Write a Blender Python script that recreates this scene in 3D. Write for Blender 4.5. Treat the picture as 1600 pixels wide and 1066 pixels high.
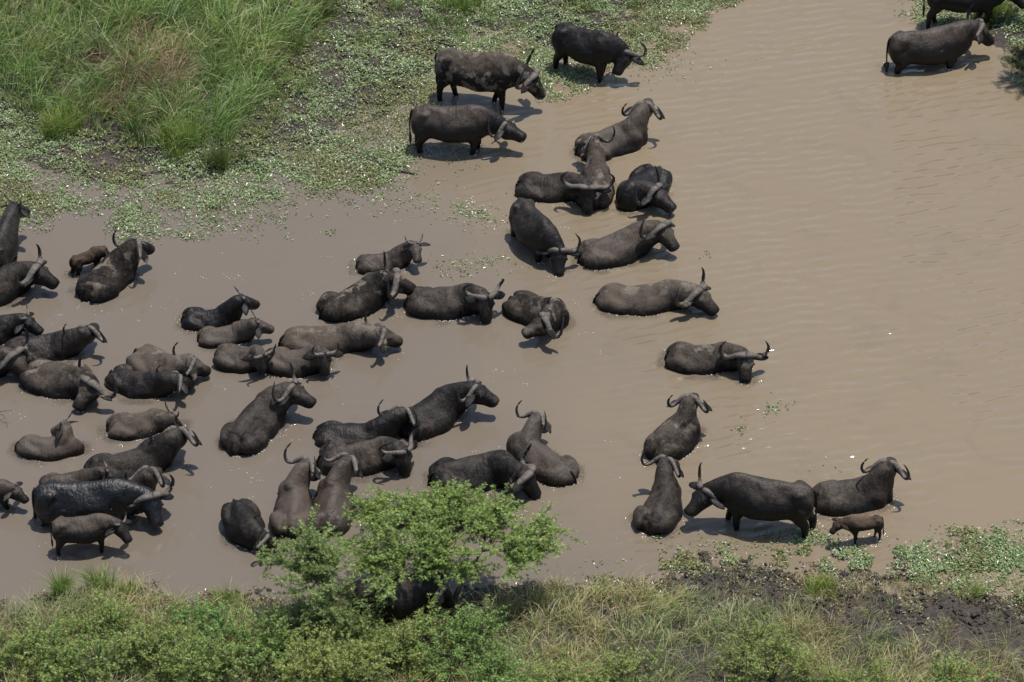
import bpy, math
import numpy as np
from mathutils import Matrix, Vector

# ------------------------------------------------------------------ camera, sky, sun, exposure
scene = bpy.context.scene
for o in list(bpy.data.objects):
    bpy.data.objects.remove(o)
COL = scene.collection
PITCH = math.radians(35.0)          # the helicopter looks down by this much
FPX = 5600.0                        # focal length in photo pixels (1600 wide)
DIST = 77.0                         # metres from lens to the middle of the pool
CAM = np.array([0.0, -DIST * math.cos(PITCH), DIST * math.sin(PITCH)])
cam = bpy.data.cameras.new('camera')
cam.sensor_width = 36.0
cam.lens = 36.0 * FPX / 1600.0
cam.clip_start = 1.0
cam.clip_end = 3000.0
camo = bpy.data.objects.new('camera', cam)
COL.objects.link(camo)
camo.location = CAM
camo.rotation_euler = (math.pi / 2 - PITCH, 0, 0)
scene.camera = camo

SUN = np.array([0.18, 0.12, 1.0]); SUN /= np.linalg.norm(SUN)
world = bpy.data.worlds.new('World')
scene.world = world
world.use_nodes = True
wn = world.node_tree
for n in list(wn.nodes):
    wn.nodes.remove(n)
sky = wn.nodes.new('ShaderNodeTexSky')
sky.sky_type = 'NISHITA'
sky.sun_disc = False
sky.sun_elevation = math.asin(SUN[2])
sky.sun_rotation = math.atan2(SUN[0], SUN[1])
sky.dust_density = 2.0
sky.altitude = 300
bg = wn.nodes.new('ShaderNodeBackground')
bg.inputs['Strength'].default_value = 0.135
wo = wn.nodes.new('ShaderNodeOutputWorld')
wn.links.new(sky.outputs[0], bg.inputs[0])
wn.links.new(bg.outputs[0], wo.inputs[0])
sl = bpy.data.lights.new('sun', 'SUN')
sl.energy = 4.7
sl.angle = math.radians(0.5)
sl.color = (1.0, 0.955, 0.89)
so = bpy.data.objects.new('sun', sl)
COL.objects.link(so)
so.rotation_euler = Vector(SUN).to_track_quat('Z', 'Y').to_euler()
scene.view_settings.view_transform = 'Standard'
scene.view_settings.look = 'None'
scene.view_settings.exposure = 0.0
scene.view_settings.gamma = 1.0
scene.view_settings.use_curve_mapping = False
scene.render.engine = 'CYCLES'
scene.cycles.max_bounces = 6
scene.cycles.diffuse_bounces = 3
scene.cycles.glossy_bounces = 3
scene.cycles.transmission_bounces = 3

RNG = np.random.default_rng(7)

# ------------------------------------------------------------------ helpers
FW = np.array([0, math.cos(PITCH), -math.sin(PITCH)])
UPV = np.array([0, math.sin(PITCH), math.cos(PITCH)])


def G(px, py, z=0.0):
    """the place in the world, at height z, that the photo shows at (px, py)"""
    px = np.asarray(px, float); py = np.asarray(py, float)
    d = FW + np.multiply.outer((px - 800) / FPX, np.array([1.0, 0, 0])) + np.multiply.outer((533 - py) / FPX, UPV)
    t = (z - CAM[2]) / d[..., 2]
    return CAM + d * t[..., None]


def PX(P):
    """photo pixel of world points (n,3)"""
    q = np.asarray(P, float) - CAM
    dep = q @ FW
    return 800 + FPX * q[..., 0] / dep, 533 - FPX * (q @ UPV) / dep


def nrm(v):
    v = np.asarray(v, float)
    return v / max(1e-9, np.linalg.norm(v))


def nrmr(v):
    return v / np.maximum(1e-9, np.linalg.norm(v, axis=-1, keepdims=True))


def vnoise(x, y, seed=0):
    x = np.asarray(x, float); y = np.asarray(y, float)
    xi = np.floor(x).astype(np.int64); yi = np.floor(y).astype(np.int64)
    fx = x - xi; fy = y - yi
    fx = fx * fx * (3 - 2 * fx); fy = fy * fy * (3 - 2 * fy)

    def h(a, b):
        n = (a * 374761393 + b * 668265263 + seed * 974634777) & 0x7fffffff
        n = ((n ^ (n >> 13)) * 1274126177) & 0x7fffffff
        n = (n ^ (n >> 16)) & 0xffff
        return n / 65535.0
    return (h(xi, yi) * (1 - fx) + h(xi + 1, yi) * fx) * (1 - fy) + (h(xi, yi + 1) * (1 - fx) + h(xi + 1, yi + 1) * fx) * fy


def fbm(x, y, seed=0, oct=3):
    s = 0; a = 0.5; t = 0
    for k in range(oct):
        s = s + a * vnoise(x * 2 ** k, y * 2 ** k, seed + k * 17); t += a; a *= 0.5
    return s / t


def sstep(a, b, x):
    t = np.clip((x - a) / (b - a), 0, 1)
    return t * t * (3 - 2 * t)


def make_mesh(name, V, quads=None, tris=None, mat=None, smooth=False, col=None, attrs=None):
    me = bpy.data.meshes.new(name)
    V = np.asarray(V, np.float32)
    nq = 0 if quads is None else len(quads); nt = 0 if tris is None else len(tris)
    idx = []
    if nq: idx.append(np.asarray(quads, np.int32).ravel())
    if nt: idx.append(np.asarray(tris, np.int32).ravel())
    idx = np.concatenate(idx)
    me.vertices.add(len(V)); me.vertices.foreach_set('co', V.ravel())
    me.loops.add(len(idx)); me.loops.foreach_set('vertex_index', idx)
    me.polygons.add(nq + nt)
    st = np.concatenate([np.arange(nq) * 4, nq * 4 + np.arange(nt) * 3]).astype(np.int32)
    me.polygons.foreach_set('loop_start', st)
    if smooth:
        me.polygons.foreach_set('use_smooth', np.ones(nq + nt, bool))
    me.update(calc_edges=True)
    me.validate()
    if col is not None:
        c = np.ones((len(V), 4), np.float32); c[:, :3] = col
        a = me.color_attributes.new('col', 'FLOAT_COLOR', 'POINT')
        a.data.foreach_set('color', c.ravel())
    for k, v in (attrs or {}).items():
        a = me.attributes.new(k, 'FLOAT', 'POINT')
        a.data.foreach_set('value', np.asarray(v, np.float32))
    if mat is not None:
        me.materials.append(mat)
    return me


def link(name, data, parent=None, kind=None, label=None, cat=None, group=None, loc=None):
    o = bpy.data.objects.new(name, data)
    COL.objects.link(o)
    if loc is not None: o.location = loc
    if parent is not None: o.parent = parent
    if kind: o['kind'] = kind
    if label: o['label'] = label
    if cat: o['category'] = cat
    if group: o['group'] = group
    return o


# ------------------------------------------------------------------ materials
def mat_new(name):
    m = bpy.data.materials.new(name); m.use_nodes = True
    nt = m.node_tree
    for n in list(nt.nodes): nt.nodes.remove(n)
    out = nt.nodes.new('ShaderNodeOutputMaterial')
    return m, nt, out


class NB:
    def __init__(s, nt): s.nt = nt
    def n(s, t, **kw):
        x = s.nt.nodes.new(t)
        for k, v in kw.items(): setattr(x, k, v)
        return x
    def l(s, a, b): s.nt.links.new(a, b)
    def noise(s, scale, detail=4, rough=0.55, vec=None, dist=0.0):
        x = s.n('ShaderNodeTexNoise')
        x.inputs['Scale'].default_value = scale; x.inputs['Detail'].default_value = detail
        x.inputs['Roughness'].default_value = rough; x.inputs['Distortion'].default_value = dist
        if vec is not None: s.l(vec, x.inputs['Vector'])
        return x.outputs['Fac']
    def ramp(s, fac, stops):
        r = s.n('ShaderNodeValToRGB')
        e = r.color_ramp.elements
        while len(e) < len(stops): e.new(0.5)
        for i, (p, c) in enumerate(stops):
            e[i].position = p
            e[i].color = (*c, 1) if not np.isscalar(c) else (c, c, c, 1)
        s.l(fac, r.inputs[0]); return r.outputs[0]
    def mr(s, v, a, b, c, d):
        m = s.n('ShaderNodeMapRange', interpolation_type='SMOOTHSTEP')
        for i, q in enumerate((a, b, c, d)): m.inputs[i + 1].default_value = q
        s.l(v, m.inputs[0]); return m.outputs[0]
    def math(s, op, a, b=None):
        m = s.n('ShaderNodeMath', operation=op)
        for i, q in enumerate((a, b)):
            if q is None: continue
            if np.isscalar(q): m.inputs[i].default_value = q
            else: s.l(q, m.inputs[i])
        return m.outputs[0]
    def mix(s, f, a, b):
        m = s.n('ShaderNodeMix', data_type='RGBA')
        if np.isscalar(f): m.inputs[0].default_value = f
        else: s.l(f, m.inputs[0])
        for i, q in ((6, a), (7, b)):
            if isinstance(q, tuple): m.inputs[i].default_value = (*q, 1)
            else: s.l(q, m.inputs[i])
        return m.outputs[2]
    def bump(s, h, strength, dist, nrm_in=None):
        b = s.n('ShaderNodeBump')
        b.inputs['Distance'].default_value = dist
        if np.isscalar(strength): b.inputs['Strength'].default_value = strength
        else: s.l(strength, b.inputs['Strength'])
        s.l(h, b.inputs['Height'])
        if nrm_in is not None: s.l(nrm_in, b.inputs['Normal'])
        return b.outputs[0]


def hide_material(name, dark, mud, mudlo, mudhi, rough, wet_top=0.16, crust=0.0, spec=0.16):
    m, nt, out = mat_new(name); b = NB(nt)
    p = b.n('ShaderNodeBsdfPrincipled')
    tc = b.n('ShaderNodeTexCoord'); geo = b.n('ShaderNodeNewGeometry'); oi = b.n('ShaderNodeObjectInfo')
    off = b.n('ShaderNodeVectorMath', operation='ADD')
    sc = b.n('ShaderNodeVectorMath', operation='SCALE'); sc.inputs['Scale'].default_value = 40.0
    comb = b.n('ShaderNodeCombineXYZ'); b.l(oi.outputs['Random'], comb.inputs[0]); b.l(oi.outputs['Random'], comb.inputs[2])
    b.l(comb.outputs[0], sc.inputs[0]); b.l(tc.outputs['Object'], off.inputs[0]); b.l(sc.outputs[0], off.inputs[1])
    v = off.outputs[0]
    n1 = b.noise(1.9, 5, 0.6, v, 0.6)
    n2 = b.noise(9.0, 4, 0.65, v)
    n3 = b.noise(34.0, 4, 0.75, v)
    s1 = b.math('ADD', b.math('MULTIPLY', n1, 0.44), b.math('MULTIPLY', n2, 0.30))
    s1 = b.math('ADD', s1, b.math('MULTIPLY', n3, 0.26))
    rj = b.math('MULTIPLY', b.math('SUBTRACT', oi.outputs['Random'], 0.5), 0.24)
    s1 = b.math('ADD', s1, rj)
    f = b.mr(s1, mudlo, mudhi, 0, 1)
    paler = b.n('ShaderNodeAttribute', attribute_name='paler')      # weight of the mud colour: full at the back line, fading below
    dn = b.math('ADD', paler.outputs['Fac'], b.math('MULTIPLY', b.math('SUBTRACT', b.math('ADD', b.math('MULTIPLY', n1, .6), b.math('MULTIPLY', n2, .4)), 0.5), 1.3))
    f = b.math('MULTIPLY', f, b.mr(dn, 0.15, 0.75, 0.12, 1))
    col = b.mix(f, dark, mud)
    if crust > 0:      # flaking pale mud crust
        vo = b.n('ShaderNodeTexVoronoi', feature='DISTANCE_TO_EDGE'); vo.inputs['Scale'].default_value = 22
        b.l(v, vo.inputs['Vector'])
        cr = b.mr(b.noise(3.2, 4, 0.6, v), 0.52, 0.60, 0, crust)
        cr = b.math('MULTIPLY', cr, b.mr(vo.outputs['Distance'], 0.02, 0.10, 0.35, 1))
        sepn = b.n('ShaderNodeSeparateXYZ'); b.l(tc.outputs['Object'], sepn.inputs[0])
        cr = b.math('MULTIPLY', cr, b.mr(sepn.outputs[2], 0.28, 0.42, 0, 1))
        col = b.mix(cr, col, (0.17, 0.145, 0.115))
    # wet band where the water laps the skin
    sep = b.n('ShaderNodeSeparateXYZ'); b.l(geo.outputs['Position'], sep.inputs[0])
    zz = b.math('ADD', sep.outputs[2], b.math('MULTIPLY', b.math('SUBTRACT', n2, 0.5), 0.25))
    wet = b.mr(zz, 0.02, wet_top, 1, 0)
    col = b.mix(b.math('MULTIPLY', wet, 0.65), col, tuple(0.6 * c for c in dark))
    b.l(col, p.inputs['Base Color'])
    r = b.math('SUBTRACT', rough, b.math('MULTIPLY', wet, 0.28))
    r = b.math('ADD', r, b.math('MULTIPLY', b.math('SUBTRACT', n2, 0.5), 0.25))
    b.l(r, p.inputs['Roughness'])
    p.inputs['Specular IOR Level'].default_value = spec
    # hair grain and skin folds
    mp = b.n('ShaderNodeMapping'); mp.inputs['Scale'].default_value = (26, 70, 40); b.l(v, mp.inputs[0])
    hair = b.noise(1.0, 3, 0.7, mp.outputs[0])
    mp2 = b.n('ShaderNodeMapping'); mp2.inputs['Scale'].default_value = (9.0, 2.2, 2.2); b.l(v, mp2.inputs[0])
    fold = b.noise(1.0, 2, 0.5, mp2.outputs[0], 0.8)
    nb = b.bump(fold, 0.55, 0.045)
    nb = b.bump(n2, 0.65, 0.035, nb)
    nb = b.bump(n3, 0.45, 0.010, nb)
    nb = b.bump(hair, 0.5, 0.012, nb)
    b.l(nb, p.inputs['Normal'])
    b.l(p.outputs[0], out.inputs[0])
    return m


M = {}
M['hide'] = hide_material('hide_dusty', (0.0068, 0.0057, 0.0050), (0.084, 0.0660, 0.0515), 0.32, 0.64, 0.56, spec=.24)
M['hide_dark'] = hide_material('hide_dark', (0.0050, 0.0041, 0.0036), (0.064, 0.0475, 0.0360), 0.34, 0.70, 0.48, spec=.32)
M['hide_mud'] = hide_material('hide_caked', (0.0085, 0.0070, 0.0060), (0.092, 0.0735, 0.0580), 0.33, 0.62, 0.76, crust=0.9)
M['hide_wet'] = hide_material('hide_wet', (0.0045, 0.0042, 0.0040), (0.021, 0.0180, 0.0155), 0.40, 0.70, 0.36, spec=0.5)
M['hide_brown'] = hide_material('hide_calf', (0.0150, 0.0102, 0.0074), (0.110, 0.0740, 0.0510), 0.30, 0.64, 0.70)

# horns: pale worn boss running to dark tips, along the horn's own length
m, nt, out = mat_new('horn'); b = NB(nt)
p = b.n('ShaderNodeBsdfPrincipled'); at = b.n('ShaderNodeAttribute', attribute_name='along')
tc = b.n('ShaderNodeTexCoord')
nz = b.noise(16, 4, 0.65, tc.outputs['Object'])
f = b.math('ADD', at.outputs['Fac'], b.math('MULTIPLY', b.math('SUBTRACT', nz, 0.5), 0.22))
c = b.ramp(f, [(0.0, (0.108, 0.090, 0.074)), (0.40, (0.132, 0.111, 0.091)), (0.60, (0.050, 0.042, 0.036)), (0.80, (0.012, 0.0105, 0.0098))])
c = b.mix(b.mr(nz, 0.50, 0.70, 0, 0.7), c, (0.030, 0.025, 0.021))
b.l(c, p.inputs['Base Color']); p.inputs['Roughness'].default_value = 0.5
wv = b.math('SINE', b.math('MULTIPLY', at.outputs['Fac'], 90.0))
nb = b.bump(wv, 0.12, 0.004); nb = b.bump(nz, 0.9, 0.035, nb)
b.l(nb, p.inputs['Normal']); b.l(p.outputs[0], out.inputs[0]); M['horn'] = m

m, nt, out = mat_new('eye'); b = NB(nt)
p = b.n('ShaderNodeBsdfPrincipled'); p.inputs['Base Color'].default_value = (0.006, 0.005, 0.004, 1); p.inputs['Roughness'].default_value = 0.12
tc = b.n('ShaderNodeTexCoord'); b.l(b.mix(b.noise(30, 2, 0.5, tc.outputs['Object']), (0.004, 0.003, 0.003), (0.012, 0.009, 0.007)), p.inputs['Base Color'])
b.l(p.outputs[0], out.inputs[0]); M['eye'] = m

m, nt, out = mat_new('tail_hair'); b = NB(nt)
p = b.n('ShaderNodeBsdfPrincipled'); p.inputs['Roughness'].default_value = 0.6
tc = b.n('ShaderNodeTexCoord'); b.l(b.mix(b.noise(60, 2, 0.5, tc.outputs['Object']), (0.008, 0.007, 0.006), (0.03, 0.025, 0.02)), p.inputs['Base Color'])
b.l(p.outputs[0], out.inputs[0]); M['tuft'] = m

# muddy water: silt-brown body, sky mirrored on top
m, nt, out = mat_new('muddy_water'); b = NB(nt)
p = b.n('ShaderNodeBsdfPrincipled'); geo = b.n('ShaderNodeNewGeometry')
pos = geo.outputs['Position']
n1 = b.noise(0.13, 4, 0.55, pos, 0.5)
n2 = b.noise(0.7, 4, 0.6, pos, 1.2)
sx = b.n('ShaderNodeSeparateXYZ'); b.l(pos, sx.inputs[0])
tan = b.mr(b.math('ADD', b.math('ADD', sx.outputs[0], b.math('MULTIPLY', sx.outputs[1], 0.35)), b.math('MULTIPLY', b.math('SUBTRACT', n1, 0.5), 9.0)), -4.0, 6.5, 0, 1)
c = b.mix(tan, (0.144, 0.120, 0.0945), (0.202, 0.160, 0.107))
c = b.mix(b.math('MULTIPLY', b.mr(n2, 0.5, 0.75, 0, 1), 0.18), c, (0.118, 0.098, 0.076))
b.l(c, p.inputs['Base Color'])
p.inputs['IOR'].default_value = 1.333
chop = b.n('ShaderNodeAttribute', attribute_name='chop'); rip = b.n('ShaderNodeAttribute', attribute_name='ripple')
p.inputs['Roughness'].default_value = 0.07
mp = b.n('ShaderNodeMapping'); mp.inputs['Scale'].default_value = (1.9, 5.0, 1.0); mp.inputs['Rotation'].default_value = (0, 0, math.radians(-16)); b.l(pos, mp.inputs[0])
w1 = b.noise(1.0, 3, 0.55, mp.outputs[0], 0.7)
w2 = b.noise(11.0, 3, 0.6, pos, 0.3)
w3 = b.noise(30.0, 2, 0.6, pos)
nb = None
for rot_, sc_, ds_, di_ in ((-13, 0.95, 3.0, .0330), (-27, 1.5, 3.0, .0100)):
    mpw = b.n('ShaderNodeMapping'); mpw.inputs['Rotation'].default_value = (0, 0, math.radians(rot_)); b.l(pos, mpw.inputs[0])
    wvt = b.n('ShaderNodeTexWave', wave_type='BANDS', bands_direction='Y', wave_profile='SIN')
    for k_, v_ in (('Scale', sc_), ('Distortion', ds_), ('Detail', 0.0), ('Detail Scale', 1.3), ('Detail Roughness', .4)): wvt.inputs[k_].default_value = v_
    b.l(mpw.outputs[0], wvt.inputs['Vector'])
    msk = b.mr(b.noise(0.55, 2, .5, mpw.outputs[0]), .32, .62, .25, 1.0)
    nb = b.bump(wvt.outputs['Fac'], b.math('MULTIPLY', b.math('ADD', b.math('MULTIPLY', rip.outputs['Fac'], .92), .05), msk), di_, nb)
nb = b.bump(w2, b.math('ADD', b.math('MULTIPLY', chop.outputs['Fac'], 0.8), 0.035), 0.05, nb)
nb = b.bump(w3, b.math('MULTIPLY', chop.outputs['Fac'], 0.9), 0.09, nb)
b.l(nb, p.inputs['Normal']); b.l(p.outputs[0], out.inputs[0]); M['water'] = m

# bank: dark wet mud, drier earth above
m, nt, out = mat_new('bank_mud'); b = NB(nt)
p = b.n('ShaderNodeBsdfPrincipled'); geo = b.n('ShaderNodeNewGeometry'); pos = geo.outputs['Position']
n1 = b.noise(1.6, 5, 0.6, pos); n2 = b.noise(12, 4, 0.65, pos)
c = b.ramp(b.math('ADD', b.math('MULTIPLY', n1, 0.6), b.math('MULTIPLY', n2, 0.4)), [(0.3, (0.040, 0.032, 0.026)), (0.52, (0.090, 0.072, 0.057)), (0.72, (0.175, 0.143, 0.112))])
b.l(c, p.inputs['Base Color'])
b.l(b.mr(n1, 0.35, 0.65, 0.5, 0.9), p.inputs['Roughness'])
nb = b.bump(b.noise(5.0, 5, 0.7, pos, 0.8), 1.0, 0.22); nb = b.bump(n2, 0.9, 0.09, nb); b.l(nb, p.inputs['Normal']); b.l(p.outputs[0], out.inputs[0]); M['mud'] = m


def leaf_mat(name, rough, transl, spec=0.5):
    m, nt, out = mat_new(name); b = NB(nt)
    p = b.n('ShaderNodeBsdfPrincipled'); at = b.n('ShaderNodeAttribute', attribute_name='col')
    geo = b.n('ShaderNodeNewGeometry')
    nz = b.noise(40.0, 2, 0.5, geo.outputs['Position'])
    hs = b.n('ShaderNodeHueSaturation'); b.l(at.outputs['Color'], hs.inputs['Color']); b.l(b.mr(nz, 0.3, 0.7, 0.82, 1.18), hs.inputs['Value'])
    b.l(hs.outputs[0], p.inputs['Base Color']); p.inputs['Roughness'].default_value = rough
    p.inputs['Specular IOR Level'].default_value = spec
    tr = b.n('ShaderNodeBsdfTranslucent'); b.l(hs.outputs[0], tr.inputs['Color'])
    mx = b.n('ShaderNodeMixShader'); mx.inputs[0].default_value = transl
    b.l(p.outputs[0], mx.inputs[1]); b.l(tr.outputs[0], mx.inputs[2]); b.l(mx.outputs[0], out.inputs[0])
    return m


M['grass'] = leaf_mat('grass_blade', 0.5, 0.30)
M['weed'] = leaf_mat('water_weed_leaf', 0.30, 0.2, 0.55)
M['leaf'] = leaf_mat('acacia_leaf', 0.5, 0.35)
m, nt, out = mat_new('bark'); b = NB(nt)
p = b.n('ShaderNodeBsdfPrincipled'); tc = b.n('ShaderNodeTexCoord')
mp = b.n('ShaderNodeMapping'); mp.inputs['Scale'].default_value = (30, 30, 7); b.l(tc.outputs['Object'], mp.inputs[0])
nz = b.noise(1.0, 4, 0.65, mp.outputs[0])
b.l(b.ramp(nz, [(0.3, (0.030, 0.023, 0.018)), (0.7, (0.105, 0.086, 0.068))]), p.inputs['Base Color']); p.inputs['Roughness'].default_value = 0.85
b.l(b.bump(nz, 0.8, 0.02), p.inputs['Normal']); b.l(p.outputs[0], out.inputs[0]); M['bark'] = m

# ------------------------------------------------------------------ the herd: where each animal lies or stands
# pixel points of tail base R, withers S, poll P, nose N (their heights above the water in metres), scale, pose, horn kind, hide, label
L_, S_ = 'lie', 'stand'
HERD = [
 # standing on the far bank side
 ((684,76,1.30),(793,86,1.42),(838,116,.98),(857,150,.50),1.08,S_,'bull','hide_mud','mud-flecked bull wading out of the weeds, uppermost of the two walking right'),
 ((648,166,1.14),(748,166,1.22),(792,190,.80),(826,212,.45),1.00,S_,'cow','hide_dark','brown-black cow wading right with hanging tail, just below the mud-flecked bull'),
 ((873,34,1.24),(945,52,1.28),(974,80,.86),(957,118,.30),1.00,S_,'cow','hide_dark','buffalo grazing weeds head down at the top centre edge of the water'),
 ((1391,54,.98),(1499,38,1.08),(1536,36,.95),(1558,62,.55),1.05,S_,'cow','hide_dark','cow standing belly deep facing the dark shrub at top right'),
 ((1452,-32,1.30),(1552,-36,1.36),(1590,-23,1.10),(1612,12,.60),1.00,S_,'cow','hide_dark','buffalo on the far bank cut by the top edge, only legs and belly showing'),
 ((1268,760,1.16),(1150,741,1.25),(1097,764,.85),(1064,808,.25),1.02,S_,'cow','hide_dark','black cow standing in shallows facing left beside the tiny brown calf'),
 ((1377,806,.56),(1334,810,.62),(1309,814,.60),(1291,838,.36),.44,S_,'calf','hide_brown','tiny brown calf walking left behind the black standing cow'),
 ((366,776,.56),(392,812,.58),(420,834,.44),(439,858,.03),.82,L_,'cow','hide','lone buffalo dipping its muzzle left of the acacia crown'),
 ((812,306,.98),(852,346,1.02),(874,392,.52),(873,436,.02),.98,S_,'cow','hide_dark','dark cow standing knee deep and drinking, above the middle of the pool'),
 ((58,757,.92),(186,751,.98),(238,776,.72),(250,824,.32),1.08,S_,'bull','hide_wet','wet shiny black bull standing with glistening back at lower left'),
 ((84,812,.82),(158,804,.86),(190,818,.70),(206,846,.42),.66,S_,'young','hide','half-grown buffalo standing in front of the wet shiny bull'),
 ((113,402,.46),(150,386,.50),(166,386,.48),(176,400,.28),.49,S_,'calf','hide_brown','small calf half hidden behind a cow lying near the weed edge'),
 # left side
 ((130,444,.42),(192,388,.66),(214,374,.86),(242,380,.68),1.00,L_,'cow','hide_mud','broad cow seen from behind lying below the weeds, calf at its flank'),
 ((-14,388,.80),(10,344,.92),(26,316,1.02),(46,324,.80),.88,S_,'young','hide_dark','buffalo standing at the left edge looking towards the weeds'),
 ((-72,446,.48),(20,414,.62),(60,414,.70),(96,442,.34),1.05,L_,'bull','hide','bull with big upturned horns reaching in from the left edge, below the weeds'),
 ((-58,512,.38),(6,496,.46),(42,494,.52),(70,516,.26),.82,L_,'young','hide_dark','short-horned buffalo at the left edge behind a neighbour looking away'),
 ((8,536,.40),(98,522,.46),(136,510,.68),(150,502,.46),.92,L_,'cow','hide_dark','cow lying at far left with head turned away and hooked horns'),
 ((-105,556,.48),(-20,546,.58),(26,552,.60),(52,590,.18),1.05,L_,'bull','hide_dark','bull at the left edge resting its chin on a neighbour\'s rump'),
 ((48,566,.46),(116,572,.60),(138,598,.60),(113,637,.14),1.05,L_,'bull','hide_mud','large bull at left facing down with its muzzle near the water'),
 ((216,540,.46),(270,560,.52),(304,558,.60),(333,575,.26),.95,L_,'cow','hide_mud','upper of two buffalo pressed together at left, with round high rump'),
 ((173,572,.34),(240,584,.44),(280,584,.56),(306,592,.28),.88,L_,'cow','hide_dark','lower of two buffalo pressed together at left, with pale forehead'),
 ((170,654,.32),(246,640,.40),(272,646,.36),(288,664,.10),.85,L_,'young','hide_mud','buffalo whose muddy back shows behind a widely spread pair of horns'),
 ((24,684,.34),(112,682,.36),(98,658,.62),(78,668,.44),.72,L_,'young','hide','young buffalo at far left curling its head back over its flank'),
 ((135,722,.42),(238,692,.54),(278,668,.86),(288,664,.72),1.02,L_,'cow','hide','cow looking away with widely spread horns above the wet shiny bull'),
 ((62,748,.32),(136,738,.40),(168,732,.52),(192,750,.30),.75,L_,'young','hide_dark','young buffalo with pale short horns squeezed behind the wet shiny bull'),
 ((130,764,.32),(206,758,.50),(234,730,.88),(248,726,.74),.98,L_,'cow','hide_dark','cow with curled horns looking away over the wet shiny bull\'s neck'),
 ((-58,762,.58),(4,750,.64),(24,760,.56),(52,786,.22),.64,S_,'calf','hide_dark','dark calf walking in from the left edge with lowered head'),
 ((292,486,.30),(348,482,.36),(380,462,.70),(408,470,.50),.78,L_,'young','hide_dark','upper of two young buffalo with spike horns lying one below the other'),
 ((317,516,.28),(368,508,.34),(404,500,.58),(431,510,.38),.72,L_,'young','hide','lower of two young buffalo with spike horns lying one below the other'),
 ((345,542,.38),(398,544,.44),(412,556,.58),(415,586,.08),.78,L_,'cowup','hide','smaller of two buffalo side by side facing the camera with upright horns'),
 ((418,548,.40),(488,544,.50),(508,554,.60),(510,590,.08),.86,L_,'cowup','hide','larger of two buffalo side by side facing the camera with upright horns'),
 ((440,516,.40),(552,508,.50),(600,512,.62),(633,528,.30),1.00,L_,'cow','hide_mud','cow with a pale cracked mud crust on its back, at left of centre'),
 ((362,682,.44),(424,608,.70),(460,600,.82),(500,630,.45),1.02,L_,'cow','hide','cow lying alone seen from behind, head turned right, below the upright-horned pair'),
 ((494,664,.34),(588,664,.36),(630,636,.64),(644,640,.46),.92,L_,'cow','hide_dark','cow with hidden face lying against the rump of a neighbour at centre left'),
 ((630,656,.40),(700,604,.66),(746,600,.80),(783,624,.42),1.02,L_,'cow','hide','cow with raised head and dark upright horn tip at the pool\'s centre'),
 ((500,702,.42),(606,684,.58),(636,706,.60),(641,745,.10),.98,L_,'cow','hide','cow lying sideways with face towards the camera behind two seen from behind'),
 ((452,810,.42),(458,748,.68),(482,718,.88),(502,736,.60),.95,L_,'cow','hide','left one of two buffalo seen from behind above the acacia'),
 ((512,808,.42),(520,744,.68),(546,712,.88),(562,728,.62),.95,L_,'cow','hide_dark','right one of two buffalo seen from behind above the acacia'),
 ((675,730,.44),(782,708,.60),(830,738,.60),(850,776,.14),1.06,L_,'bull','hide','big bull lying right above the acacia crown with drooping muzzle'),
 ((576,790,.36),(672,772,.46),(722,790,.50),(748,815,.15),.95,L_,'cow','hide_dark','buffalo mostly covered by the top of the acacia crown'),
 ((894,730,.40),(816,678,.56),(842,646,.80),(860,660,.60),.92,L_,'cow','hide','cow seen from behind with tail on the water and head twisted right, at centre'),
 ((1024,692,.44),(1074,644,.60),(1078,618,.84),(1086,610,.70),.95,L_,'cow','hide_mud','farther of two buffalo lying in line seen from behind, ringed horns'),
 ((1018,804,.44),(1042,748,.64),(1042,714,.88),(1058,716,.62),.92,L_,'cow','hide','nearer of two buffalo lying in line seen from behind, with one curled horn'),
 ((1276,762,.42),(1372,748,.52),(1388,720,.90),(1394,711,.76),1.00,L_,'cow','hide','cow lying behind the black standing cow, looking away with curled horns'),
 ((934,450,.38),(1046,440,.54),(1096,452,.58),(1126,486,.12),1.05,L_,'bull','hide_mud','bull lying alone at the open water\'s edge with head low to the right'),
 ((1047,540,.38),(1130,538,.50),(1166,556,.54),(1166,600,.04),.98,L_,'bull','hide_mud','bull lying apart on the open water facing the camera, spread ears'),
 ((908,386,.42),(998,350,.66),(1040,352,.74),(1064,390,.28),1.02,L_,'bull','hide','bull lying with its cheek to the camera, next to the drinking cow'),
 ((1032,252,.46),(984,284,.60),(1028,294,.60),(1058,323,.28),1.04,L_,'bull','hide_dark','curled-up bull with a craggy mud-caked boss, head bent back'),
 ((813,274,.38),(890,272,.54),(920,294,.64),(918,334,.04),1.00,L_,'bullw','hide','bull facing the camera with the widest pale boss and horns, upper middle'),
 ((928,300,.40),(932,252,.62),(926,214,.86),(902,216,.60),.95,L_,'cow','hide_mud','buffalo seen from behind with head turned left, behind the wide-horned bull'),
 ((905,218,.42),(990,190,.60),(1008,160,.92),(1014,150,.78),1.00,L_,'cow','hide','cow looking away with ringed horns nearest the standing animals at top'),
 ((797,456,.38),(868,468,.60),(848,496,.62),(810,518,.18),.97,L_,'bull','hide_mud','bull twisting its head left with a weed sprig on its horns'),
 ((504,472,.42),(590,424,.70),(622,428,.74),(656,448,.42),1.02,L_,'bull','hide_mud','broad bull resting its muzzle on a neighbour\'s rump, centre of the pool'),
 ((637,456,.44),(734,446,.58),(762,466,.62),(764,506,.04),1.00,L_,'cow','hide','cow facing the camera with a chin resting on its rump'),
 ((560,402,.30),(620,394,.34),(648,380,.62),(655,408,.30),.72,L_,'young','hide_dark','young buffalo partly behind a broad bull at the pool\'s centre'),
 ((560,912,1.25),(660,898,1.30),(698,910,.95),(716,944,.5),1.00,S_,'cow','hide_dark','dark buffalo standing in the deep shade under the acacia'),
]


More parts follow.
